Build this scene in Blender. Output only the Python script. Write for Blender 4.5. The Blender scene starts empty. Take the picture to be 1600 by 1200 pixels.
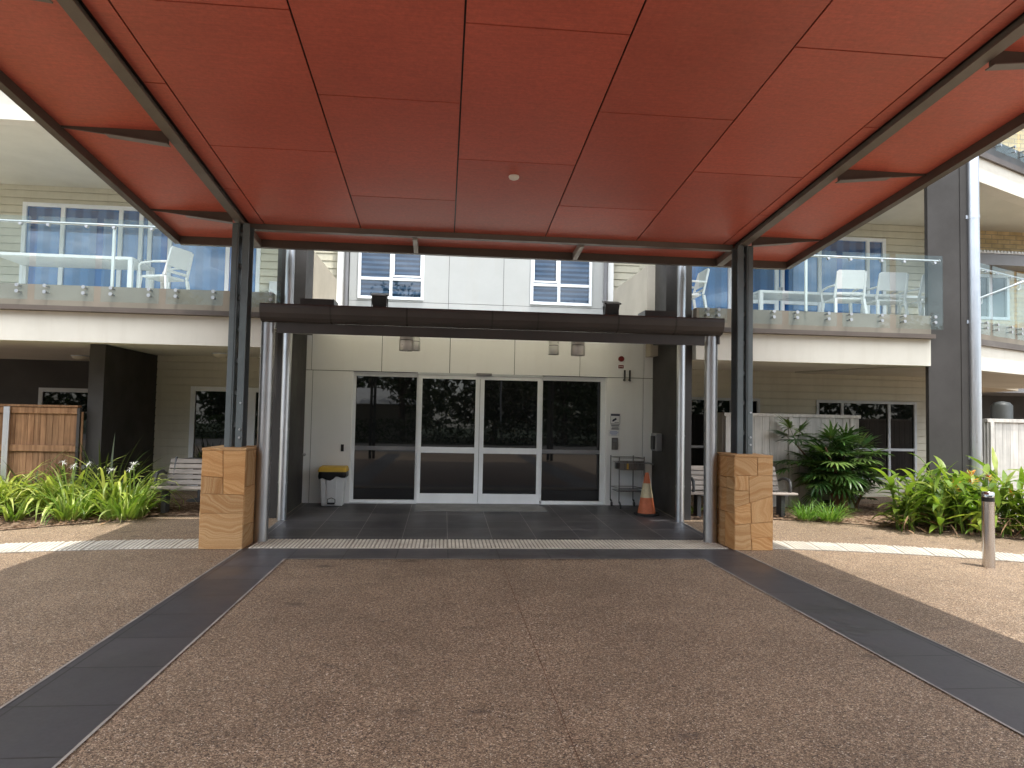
import bpy, math, random
from mathutils import Vector, Matrix, Euler
random.seed(7)
SC = bpy.context.scene
COL = SC.collection
R_ = math.radians

# ------------------------------------------------------------------ materials
def nodes(name):
    m = bpy.data.materials.new(name); m.use_nodes = True
    nt = m.node_tree; b = nt.nodes['Principled BSDF']
    return m, nt, b
def N(nt, t, **k):
    n = nt.nodes.new(t)
    for a, v in k.items():
        if hasattr(n, a): setattr(n, a, v)
        else: n.inputs[a].default_value = v
    return n
def pos(nt, sx=1, sy=1, sz=1):
    g = N(nt, 'ShaderNodeNewGeometry')
    v = N(nt, 'ShaderNodeVectorMath', operation='MULTIPLY'); v.inputs[1].default_value = (sx, sy, sz)
    nt.links.new(g.outputs['Position'], v.inputs[0]); return v.outputs[0]
def ramp(nt, fac, stops, interp='LINEAR'):
    r = N(nt, 'ShaderNodeValToRGB'); cr = r.color_ramp; cr.interpolation = interp
    while len(cr.elements) < len(stops): cr.elements.new(.5)
    for e, (p, c) in zip(cr.elements, stops):
        e.position = p; e.color = (*c, 1) if len(c) == 3 else c
    nt.links.new(fac, r.inputs[0]); return r.outputs[0]
def mix(nt, f, a, b, mode='MIX'):
    m = N(nt, 'ShaderNodeMix', data_type='RGBA', blend_type=mode)
    for s, v in ((0, f), (6, a), (7, b)):
        if isinstance(v, (int, float)): m.inputs[s].default_value = v
        elif isinstance(v, tuple): m.inputs[s].default_value = (*v, 1)
        else: nt.links.new(v, m.inputs[s])
    return m.outputs[2]
def noise(nt, vec, scale, detail=4, rough=.6):
    n = N(nt, 'ShaderNodeTexNoise'); n.inputs['Scale'].default_value = scale
    n.inputs['Detail'].default_value = detail; n.inputs['Roughness'].default_value = rough
    nt.links.new(vec, n.inputs['Vector']); return n.outputs['Fac']
def bump(nt, b, h, strength=.3, dist=.01):
    bp = N(nt, 'ShaderNodeBump'); bp.inputs['Strength'].default_value = strength; bp.inputs['Distance'].default_value = dist
    nt.links.new(h, bp.inputs['Height']); nt.links.new(bp.outputs[0], b.inputs['Normal'])
def paint(name, c, rough=.5, var=.12, scale=2.5, metallic=0., spec=.4, bumps=.05, bscale=60, dirt=None):
    """painted / coated surface with soft grime variation"""
    m, nt, b = nodes(name); p = pos(nt)
    n1 = noise(nt, p, scale, 5); n2 = noise(nt, p, scale * 14, 3)
    d = tuple(x * (1 - var * 1.6) for x in c); l = tuple(min(1, x * (1 + var)) for x in c)
    col = ramp(nt, n1, [(.3, d), (.7, l)])
    col = mix(nt, .12, col, ramp(nt, n2, [(.35, d), (.65, l)]))
    if dirt:
        st = noise(nt, pos(nt, 6, 6, .5), 1.2, 5)
        col = mix(nt, ramp(nt, st, [(.5, (0, 0, 0)), (.8, (dirt[3],) * 3)]), col, tuple(dirt[:3]))
    nt.links.new(col, b.inputs['Base Color'])
    nt.links.new(ramp(nt, n1, [(.3, (min(1, rough * 1.2),) * 3), (.7, (rough * .85,) * 3)]), b.inputs['Roughness'])
    b.inputs['Metallic'].default_value = metallic; b.inputs['Specular IOR Level'].default_value = spec
    if bumps: bump(nt, b, noise(nt, p, bscale, 3), bumps, .004)
    return m
def mat_aggregate():
    m, nt, b = nodes('exposed_aggregate'); p = pos(nt)
    w = N(nt, 'ShaderNodeTexNoise'); w.inputs['Scale'].default_value = 40; nt.links.new(p, w.inputs['Vector'])
    vm = N(nt, 'ShaderNodeVectorMath', operation='MULTIPLY_ADD'); vm.inputs[1].default_value = (.01,) * 3
    nt.links.new(w.outputs['Color'], vm.inputs[0]); nt.links.new(p, vm.inputs[2])
    v = N(nt, 'ShaderNodeTexVoronoi'); v.inputs['Scale'].default_value = 150; nt.links.new(vm.outputs[0], v.inputs['Vector'])
    sep = N(nt, 'ShaderNodeSeparateColor'); nt.links.new(v.outputs['Color'], sep.inputs[0])
    stone = ramp(nt, sep.outputs[0], [(0, (.07, .048, .034)), (.20, (.21, .145, .095)), (.45, (.36, .258, .168)), (.7, (.49, .37, .245)),
                                      (.88, (.63, .51, .37)), (.97, (.84, .76, .63))], 'CONSTANT')
    v2 = N(nt, 'ShaderNodeTexVoronoi'); v2.feature = 'DISTANCE_TO_EDGE'; v2.inputs['Scale'].default_value = 150
    nt.links.new(vm.outputs[0], v2.inputs['Vector'])
    gap = ramp(nt, v2.outputs['Distance'], [(.02, (1, 1, 1)), (.12, (0, 0, 0))])
    col = mix(nt, gap, stone, (.19, .132, .09))
    big = noise(nt, p, .55, 5, .65); med = noise(nt, p, 3.2, 4)
    col = mix(nt, 1.0, col, ramp(nt, big, [(.3, (.74, .72, .71)), (.7, (1.08, 1.06, 1.04))]), 'MULTIPLY')
    col = mix(nt, 1.0, col, ramp(nt, med, [(.3, (.86, .86, .86)), (.7, (1.08, 1.08, 1.08))]), 'MULTIPLY')
    col = mix(nt, 1.0, col, ramp(nt, noise(nt, p, 38, 2, .5), [(.32, (.72,) * 3), (.68, (1.26,) * 3)]), 'MULTIPLY')
    spots = noise(nt, pos(nt, .8, 1.7, 1), 2.3, 2, .4)
    col = mix(nt, ramp(nt, spots, [(.68, (0, 0, 0)), (.76, (.62,) * 3)]), col, (.05, .035, .03))
    nt.links.new(col, b.inputs['Base Color']); b.inputs['Roughness'].default_value = .62
    b.inputs['Specular IOR Level'].default_value = .35
    bump(nt, b, v2.outputs['Distance'], .6, .004)
    return m
def mat_tiles(name='charcoal_tiles', mortar=(.28, .27, .25)):
    m, nt, b = nodes(name); g = N(nt, 'ShaderNodeNewGeometry')
    add = N(nt, 'ShaderNodeVectorMath', operation='ADD'); add.inputs[1].default_value = (-.69 + 60, .03 + 60, 0)
    nt.links.new(g.outputs['Position'], add.inputs[0])
    br = N(nt, 'ShaderNodeTexBrick'); br.offset = 0; br.inputs['Scale'].default_value = 1
    br.inputs['Brick Width'].default_value = .6; br.inputs['Row Height'].default_value = .6
    br.inputs['Mortar Size'].default_value = .006 if mortar[0] < .1 else .004; br.inputs['Mortar Smooth'].default_value = .1
    br.inputs['Color1'].default_value = (.050, .049, .054, 1); br.inputs['Color2'].default_value = (.072, .069, .074, 1)
    br.inputs['Mortar'].default_value = (*mortar, 1)
    nt.links.new(add.outputs[0], br.inputs['Vector'])
    p = pos(nt); n1 = noise(nt, p, 1.1, 5); n2 = noise(nt, p, 35, 3)
    col = mix(nt, 1., br.outputs['Color'], ramp(nt, n1, [(.3, (.8, .8, .8)), (.7, (1.25, 1.22, 1.2))]), 'MULTIPLY')
    col = mix(nt, 1., col, ramp(nt, n2, [(.3, (.9, .9, .9)), (.7, (1.1, 1.1, 1.1))]), 'MULTIPLY')
    nt.links.new(col, b.inputs['Base Color'])
    nt.links.new(ramp(nt, n1, [(.3, (.34,) * 3), (.7, (.55,) * 3)]), b.inputs['Roughness'])
    bump(nt, b, n2, .05, .003)
    return m
def mat_sandstone():
    m, nt, b = nodes('sandstone'); p = pos(nt)
    w = N(nt, 'ShaderNodeTexNoise'); w.inputs['Scale'].default_value = 1.7; nt.links.new(p, w.inputs['Vector'])
    vm = N(nt, 'ShaderNodeVectorMath', operation='MULTIPLY_ADD'); vm.inputs[1].default_value = (.42, .42, .42)
    nt.links.new(w.outputs['Color'], vm.inputs[0]); nt.links.new(p, vm.inputs[2])
    # each cladding stone has its own bedding direction, chosen by an attribute on the mesh
    at = N(nt, 'ShaderNodeAttribute'); at.attribute_name = 'bed'
    sep = N(nt, 'ShaderNodeSeparateXYZ'); nt.links.new(vm.outputs[0], sep.inputs[0])
    sa = N(nt, 'ShaderNodeSeparateColor'); nt.links.new(at.outputs['Color'], sa.inputs[0])
    def ma(op, a, c):
        n = N(nt, 'ShaderNodeMath', operation=op)
        for i, v in enumerate((a, c)):
            if isinstance(v, (int, float)): n.inputs[i].default_value = v
            else: nt.links.new(v, n.inputs[i])
        return n.outputs[0]
    ang = ma('MULTIPLY', sa.outputs[0], 3.1416)
    hx = ma('ADD', sep.outputs[0], ma('MULTIPLY', sep.outputs[1], 1.0))
    coord = ma('ADD', ma('MULTIPLY', hx, ma('SINE', ang, 0)), ma('MULTIPLY', sep.outputs[2], ma('COSINE', ang, 0)))
    coord = ma('ADD', coord, ma('MULTIPLY', sa.outputs[1], 9.0))
    cv = N(nt, 'ShaderNodeCombineXYZ'); nt.links.new(coord, cv.inputs[0])
    band = noise(nt, cv.outputs[0], 9, 6, .65)
    col = ramp(nt, band, [(.26, (.22, .09, .032)), (.38, (.38, .195, .078)), (.48, (.44, .255, .115)), (.54, (.52, .335, .17)), (.60, (.39, .205, .08)), (.68, (.53, .345, .18)), (.78, (.33, .17, .068))])
    tint = ramp(nt, sa.outputs[2], [(0, (.8, .76, .72)), (.5, (1, 1, 1)), (1, (1.12, 1.0, .86))])
    col = mix(nt, 1., col, tint, 'MULTIPLY')
    gr = noise(nt, p, 120, 3)
    col = mix(nt, 1., col, ramp(nt, gr, [(.3, (.86, .86, .86)), (.7, (1.1, 1.1, 1.1))]), 'MULTIPLY')
    nt.links.new(col, b.inputs['Base Color']); b.inputs['Roughness'].default_value = .85
    b.inputs['Specular IOR Level'].default_value = .2
    bump(nt, b, mix(nt, .35, band, gr), .35, .012)
    return m
def mat_wood(name, c1, c2, axis, rough=.75, scale=9):
    m, nt, b = nodes(name)
    st = [22, 22, 22]; st[axis] = 1.2
    p = pos(nt, *st); n = noise(nt, p, scale / 8, 6, .65); q = noise(nt, pos(nt), 1.6, 4)
    col = ramp(nt, n, [(.3, c1), (.7, c2)])
    col = mix(nt, 1., col, ramp(nt, q, [(.3, (.72, .72, .72)), (.7, (1.15, 1.13, 1.1))]), 'MULTIPLY')
    at = N(nt, 'ShaderNodeAttribute'); at.attribute_name = 'bed'
    sa = N(nt, 'ShaderNodeSeparateColor'); nt.links.new(at.outputs['Color'], sa.inputs[0])
    col = mix(nt, 1., col, ramp(nt, sa.outputs[2], [(0, (.85, .85, .85)), (1, (1.15, 1.12, 1.1))]), 'MULTIPLY')
    nt.links.new(col, b.inputs['Base Color']); b.inputs['Roughness'].default_value = rough
    b.inputs['Specular IOR Level'].default_value = .25
    bump(nt, b, n, .3, .003); return m
def mat_steel(name, c=(.55, .55, .56), rough=.26):
    m, nt, b = nodes(name); p = pos(nt, 60, 60, 1.5); n = noise(nt, p, 2, 4); q = noise(nt, pos(nt), 2.2, 4)
    nt.links.new(ramp(nt, q, [(.3, tuple(x * .85 for x in c)), (.7, c)]), b.inputs['Base Color'])
    b.inputs['Metallic'].default_value = 1
    nt.links.new(ramp(nt, n, [(.3, (rough * .75,) * 3), (.7, (rough * 1.3,) * 3)]), b.inputs['Roughness'])
    return m
def mat_leaf(name, cols, trans=.35, rough=.4):
    m, nt, b = nodes(name); p = pos(nt)
    at = N(nt, 'ShaderNodeAttribute'); at.attribute_name = 'bed'
    sa = N(nt, 'ShaderNodeSeparateColor'); nt.links.new(at.outputs['Color'], sa.inputs[0])
    k = len(cols) - 1
    col = ramp(nt, sa.outputs[0], [(i / k, c) for i, c in enumerate(cols)])
    col = mix(nt, 1., col, ramp(nt, noise(nt, p, 7, 3), [(.3, (.75, .75, .75)), (.7, (1.2, 1.2, 1.15))]), 'MULTIPLY')
    # tips/bases fade through the second attribute channel
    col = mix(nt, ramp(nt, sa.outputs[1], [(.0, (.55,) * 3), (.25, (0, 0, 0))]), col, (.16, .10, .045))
    nt.links.new(col, b.inputs['Base Color']); b.inputs['Roughness'].default_value = rough
    b.inputs['Specular IOR Level'].default_value = .45
    tr = N(nt, 'ShaderNodeBsdfTranslucent'); nt.links.new(mix(nt, 1., col, (1.5, 1.6, .7), 'MULTIPLY'), tr.inputs['Color'])
    ms = N(nt, 'ShaderNodeMixShader'); ms.inputs[0].default_value = trans
    nt.links.new(b.outputs[0], ms.inputs[1]); nt.links.new(tr.outputs[0], ms.inputs[2])
    nt.links.new(ms.outputs[0], nt.nodes['Material Output'].inputs['Surface'])
    return m
def mat_pane(name, base, f0=.08, stripes=None, rough=.015):
    """dark window glass: what is behind it is near black, the front mirrors the surroundings"""
    m, nt, b = nodes(name); p = pos(nt)
    c = None
    if stripes:
        ax, sc, c2, wid = stripes
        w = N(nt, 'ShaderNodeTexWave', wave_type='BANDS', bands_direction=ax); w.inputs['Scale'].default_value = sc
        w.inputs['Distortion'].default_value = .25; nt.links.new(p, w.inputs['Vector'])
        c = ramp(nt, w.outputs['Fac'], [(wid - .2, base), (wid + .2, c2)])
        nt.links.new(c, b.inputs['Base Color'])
    else:
        nt.links.new(ramp(nt, noise(nt, p, .8, 4), [(.35, base), (.7, tuple(x * 1.8 for x in base))]), b.inputs['Base Color'])
    b.inputs['Roughness'].default_value = rough
    s = math.sqrt(f0); b.inputs['IOR'].default_value = (1 + s) / (1 - s)
    wv = noise(nt, pos(nt, .6, .6, .6), 1.4, 1)
    bump(nt, b, wv, .02, .05)
    return m
def mat_clear(name, tint=(.93, .965, .96), refl=.022):
    m, nt, b = nodes(name); nt.nodes.remove(b)
    t = N(nt, 'ShaderNodeBsdfTransparent'); t.inputs[0].default_value = (*tint, 1)
    g = N(nt, 'ShaderNodeBsdfGlossy'); g.inputs['Roughness'].default_value = .02; g.inputs[0].default_value = (.85, .95, .95, 1)
    d = N(nt, 'ShaderNodeBsdfDiffuse'); d.inputs[0].default_value = (.5, .62, .62, 1)
    lw = N(nt, 'ShaderNodeLayerWeight'); lw.inputs[0].default_value = .35
    f = ramp(nt, lw.outputs['Fresnel'], [(0, (refl,) * 3), (1, (.09,) * 3)])
    m0 = N(nt, 'ShaderNodeMixShader'); m0.inputs[0].default_value = .025
    nt.links.new(t.outputs[0], m0.inputs[1]); nt.links.new(d.outputs[0], m0.inputs[2])
    ms = N(nt, 'ShaderNodeMixShader'); nt.links.new(f, ms.inputs[0])
    nt.links.new(m0.outputs[0], ms.inputs[1]); nt.links.new(g.outputs[0], ms.inputs[2])
    nt.links.new(ms.outputs[0], nt.nodes['Material Output'].inputs['Surface']); return m
def mat_mulch():
    m, nt, b = nodes('bark_mulch'); p = pos(nt)
    v = N(nt, 'ShaderNodeTexVoronoi'); v.inputs['Scale'].default_value = 26; nt.links.new(pos(nt, 1, 1.8, 1), v.inputs['Vector'])
    sep = N(nt, 'ShaderNodeSeparateColor'); nt.links.new(v.outputs['Color'], sep.inputs[0])
    col = ramp(nt, sep.outputs[0], [(0, (.07, .04, .025)), (.35, (.2, .12, .075)), (.7, (.36, .24, .16)), (1, (.5, .38, .27))])
    col = mix(nt, 1., col, ramp(nt, noise(nt, p, 2, 4), [(.3, (.65, .65, .65)), (.7, (1.1, 1.1, 1.1))]), 'MULTIPLY')
    nt.links.new(col, b.inputs['Base Color']); b.inputs['Roughness'].default_value = .9
    b.inputs['Specular IOR Level'].default_value = .15
    bump(nt, b, v.outputs['Distance'], .9, .03); return m
def mat_translucent(name, c, t):
    m, nt, b = nodes(name); p = pos(nt)
    col = ramp(nt, noise(nt, p, 1.3, 4), [(.3, tuple(x * .94 for x in c)), (.7, c)]); nt.links.new(col, b.inputs['Base Color']); b.inputs['Roughness'].default_value = .6
    tr = N(nt, 'ShaderNodeBsdfTranslucent'); nt.links.new(col, tr.inputs['Color'])
    ms = N(nt, 'ShaderNodeMixShader'); ms.inputs[0].default_value = t
    nt.links.new(b.outputs[0], ms.inputs[1]); nt.links.new(tr.outputs[0], ms.inputs[2])
    nt.links.new(ms.outputs[0], nt.nodes['Material Output'].inputs['Surface']); return m
def mat_brick():
    m, nt, b = nodes('cream_brick'); g = N(nt, 'ShaderNodeNewGeometry')
    sx = N(nt, 'ShaderNodeSeparateXYZ'); nt.links.new(g.outputs['Position'], sx.inputs[0])
    cb = N(nt, 'ShaderNodeCombineXYZ'); nt.links.new(sx.outputs[0], cb.inputs[0]); nt.links.new(sx.outputs[2], cb.inputs[1])
    br = N(nt, 'ShaderNodeTexBrick'); br.inputs['Scale'].default_value = 1
    br.inputs['Brick Width'].default_value = .29; br.inputs['Row Height'].default_value = .1; br.inputs['Mortar Size'].default_value = .008
    br.inputs['Color1'].default_value = (.50, .37, .19, 1); br.inputs['Color2'].default_value = (.62, .48, .27, 1)
    br.inputs['Mortar'].default_value = (.33, .27, .19, 1); nt.links.new(cb.outputs[0], br.inputs['Vector'])
    nt.links.new(mix(nt, 1., br.outputs['Color'], ramp(nt, noise(nt, pos(nt), 6, 4), [(.3, (.8,) * 3), (.7, (1.12,) * 3)]), 'MULTIPLY'), b.inputs['Base Color'])
    b.inputs['Roughness'].default_value = .85; bump(nt, b, br.outputs['Fac'], -.4, .006); return m
def mat_soffit():
    m, nt, b = nodes('red_fibre_cement'); p = pos(nt)
    n1 = noise(nt, p, .9, 5); n2 = noise(nt, pos(nt, 3, 40, 40), 1.5, 4)
    at = N(nt, 'ShaderNodeAttribute'); at.attribute_name = 'bed'
    sa = N(nt, 'ShaderNodeSeparateColor'); nt.links.new(at.outputs['Color'], sa.inputs[0])
    col = ramp(nt, n1, [(.25, (.44, .100, .066)), (.75, (.54, .126, .086))])
    col = mix(nt, 1., col, ramp(nt, n2, [(.3, (.88,) * 3), (.7, (1.1,) * 3)]), 'MULTIPLY')
    col = mix(nt, 1., col, ramp(nt, sa.outputs[2], [(0, (.90,) * 3), (1, (1.08, 1.06, 1.05))]), 'MULTIPLY')
    col = mix(nt, 1., col, ramp(nt, noise(nt, p, 28, 5, .7), [(.3, (.84,) * 3), (.7, (1.12,) * 3)]), 'MULTIPLY')
    st = noise(nt, pos(nt, 1.1, .5, 1), 1.1, 6, .7)
    col = mix(nt, ramp(nt, st, [(.55, (0, 0, 0)), (.75, (.30,) * 3)]), col, (.36, .13, .085))
    nt.links.new(col, b.inputs['Base Color']); b.inputs['Specular IOR Level'].default_value = .5
    nt.links.new(ramp(nt, n2, [(.3, (.36,) * 3), (.7, (.48,) * 3)]), b.inputs['Roughness'])
    bump(nt, b, n2, .05, .002); return m

def mat_tact():
    m, nt, b = nodes('tactile_concrete'); p = pos(nt)
    at = N(nt, 'ShaderNodeAttribute'); at.attribute_name = 'bed'
    sa = N(nt, 'ShaderNodeSeparateColor'); nt.links.new(at.outputs['Color'], sa.inputs[0])
    col = ramp(nt, sa.outputs[2], [(0, (.27, .25, .215)), (1, (.66, .62, .54))])
    col = mix(nt, 1., col, ramp(nt, noise(nt, p, 2.4, 5), [(.3, (.80, .79, .77)), (.7, (1.1, 1.1, 1.08))]), 'MULTIPLY')
    col = mix(nt, 1., col, ramp(nt, noise(nt, p, 90, 3), [(.3, (.9,) * 3), (.7, (1.08,) * 3)]), 'MULTIPLY')
    nt.links.new(col, b.inputs['Base Color']); b.inputs['Roughness'].default_value = .75; return m

M = dict(
    agg=mat_aggregate(), tile=mat_tiles(), tile2=mat_tiles('charcoal_border_tiles', (.016, .0155, .0155)), stone=mat_sandstone(), soffit=mat_soffit(), mulch=mat_mulch(), brick=mat_brick(),
    edge=paint('concrete_edging', (.34, .31, .27), .85, .25, 3),
    tact=mat_tact(),
    brown=paint('brown_steel_paint', (.095, .075, .062), .42, .14, 2),
    brownlt=paint('brown_flange_paint', (.15, .125, .105), .4, .12, 2),
    stub=paint('pale_bracket_paint', (.34, .31, .27), .45, .12, 3),
    post=paint('grey_green_steel_paint', (.12, .145, .15), .38, .16, 2.5, spec=.5),
    dark=paint('charcoal_render', (.040, .036, .033), .6, .12, 1.5, bumps=.1),
    gutter=paint('brown_gutter_metal', (.060, .052, .048), .38, .12, 2),
    white=paint('white_render', (.91, .92, .915), .6, .02, 1.2, dirt=(.6, .57, .50, .10)),
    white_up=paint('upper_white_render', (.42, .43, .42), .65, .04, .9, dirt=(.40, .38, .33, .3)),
    soffw=paint('balcony_soffit_paint', (.60, .58, .50), .7, .06, 1.0),
    cream=paint('cream_render', (.62, .595, .52), .65, .05, .8, dirt=(.42, .38, .30, .22)),
    beige=paint('beige_render', (.52, .46, .36), .7, .08, 1.2, bumps=.15),
    beige_shade=paint('shaded_beige_render', (.50, .46, .38), .7, .08, 1.2, bumps=.15),  # beige render greyed: the shade on the right cheek is put into its colour
    siding=paint('cream_weatherboard', (.60, .57, .46), .5, .07, 1.5, dirt=(.3, .27, .2, .25)),
    taupe=paint('taupe_slab_edge', (.235, .195, .155), .6, .10, 1.4),
    soffent=mat_translucent('sun_leak_cream_ceiling', (.88, .85, .75), .72), leak_sheet=mat_translucent('sun_leak_roof_sheet', (.9, .9, .88), .78),  # translucency added to roof and ceiling; leaking sun fills the entrance
    soff=paint('cream_soffit', (.86, .83, .74), .7, .06, 1.0),
    alum=paint('white_aluminium', (.84, .87, .89), .35, .05, 2, bumps=0),
    alumg=paint('silver_aluminium', (.56, .59, .62), .35, .06, 2, bumps=0),
    alumd=paint('grey_aluminium', (.22, .22, .23), .4, .06, 2, bumps=0),
    steel=mat_steel('brushed_stainless', (.50, .50, .51), .36), zinc=mat_steel('galvanised_pipe', (.62, .64, .67), .34),
    steelb=mat_steel('polished_bollard_steel', (.62, .60, .58), .17), steeld=mat_steel('dull_trolley_steel', (.22, .22, .22), .3),
    silver=paint('silver_paint', (.60, .61, .60), .3, .08, 6, metallic=.35, bumps=0),
    pvc=paint('white_pvc', (.66, .68, .68), .3, .04, 3, bumps=0, spec=.5),
    greypipe=paint('grey_downpipe_paint', (.20, .20, .21), .4, .06, 2, bumps=0),
    pane=mat_pane('tinted_pane', (.008, .008, .0085), .045),
    pane_up=mat_pane('sky_painted_pane', (.012, .075, .24), .20, ('X', 1.1, (.03, .13, .36), .5)),  # curtain stripes; the blue of the reflected sky is painted into their colour
    pane_blind=mat_pane('pane_over_blinds', (.008, .022, .05), .12, ('Z', 3.2, (.04, .075, .13), .55)),
    clear=mat_clear('clear_balustrade_glass'),
    bench=mat_wood('weathered_hardwood', (.20, .17, .15), (.44, .40, .36), 0),
    fence=mat_wood('brown_stained_timber', (.16, .08, .04), (.38, .22, .12), 2),
    wfence=mat_wood('whitewashed_timber', (.42, .41, .385), (.62, .61, .58), 2, .6),
    iron=paint('charcoal_cast_iron', (.06, .06, .06), .5, .1, 3),
    black=paint('black_plastic', (.012, .012, .013), .35, .1, 4, bumps=0),
    rubber=paint('black_rubber', (.02, .02, .02), .75, .15, 5),
    orange=paint('orange_plastic', (.50, .14, .06), .55, .2, 6),
    reflect=paint('reflective_band', (.52, .46, .30), .45, .15, 7),
    yellow=paint('yellow_plastic', (.62, .40, .06), .5, .1, 5),
    red=paint('red_plastic', (.20, .02, .018), .35, .08, 5, bumps=0),
    ivory=paint('ivory_plastic', (.78, .76, .70), .4, .03, 4, bumps=0),
    sign=paint('white_sign', (.78, .79, .80), .4, .03, 4, bumps=0),
    ink=paint('navy_ink', (.03, .035, .07), .5, .05, 4, bumps=0),
    blueink=paint('pale_blue_ink', (.25, .32, .6), .5, .05, 4, bumps=0),
    matt=paint('grey_door_mat', (.20, .20, .20), .95, .15, 4, bumps=.6, bscale=300),
    trunk=paint('palm_fibre', (.16, .085, .05), .9, .3, 6, bumps=.5, bscale=40),
    bark=paint('tree_bark', (.12, .09, .07), .9, .3, 4, bumps=.5, bscale=30),
    lily=mat_leaf('lily_leaf', [(0.101, 0.190, 0.032), (0.192, 0.289, 0.051), (0.326, 0.399, 0.115)]),
    flax=mat_leaf('flax_leaf', [(0.102, 0.166, 0.032), (0.333, 0.410, 0.077), (0.589, 0.600, 0.230)], .25),
    darkstrap=mat_leaf('dark_strap_leaf', [(.03, .055, .016), (.06, .085, .025), (.13, .15, .05)], .2),
    heli=mat_leaf('ginger_leaf', [(0.079, 0.150, 0.023), (0.169, 0.260, 0.038), (0.315, 0.370, 0.077)], .35, .35),
    fan=mat_leaf('fan_palm_leaf', [(.03, .08, .022), (.06, .13, .03), (.15, .23, .06)], .22, .32),
    lirio=mat_leaf('grass_leaf', [(0.090, 0.205, 0.032), (0.166, 0.307, 0.051), (0.282, 0.410, 0.102)]),
    treeleaf=mat_leaf('tree_leaf', [(.02, .045, .012), (.035, .07, .018), (.06, .10, .03)], .2, .4),
    petal=paint('white_petal', (.80, .80, .74), .5, .04, 8, bumps=0),
    flower=paint('orange_bract', (.72, .30, .04), .45, .1, 8, bumps=0),
    litter=mat_wood('dry_leaf_litter', (.10, .05, .025), (.40, .26, .15), 0, .8),
    asphalt=paint('worn_asphalt_road', (.16, .155, .15), .85, .2, 3, bumps=.4, bscale=90),
    lawn=paint('lawn_grass', (.03, .05, .015), .9, .3, 5, bumps=.8, bscale=60),
    roofw=paint('white_metal_roof', (.75, .76, .76), .45, .05, 2),
    tank=paint('grey_tank', (.06, .067, .067), .5, .08, 2),
    lamp=paint('opal_diffuser', (.80, .76, .62), .4, .03, 4, bumps=0),
)

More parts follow.
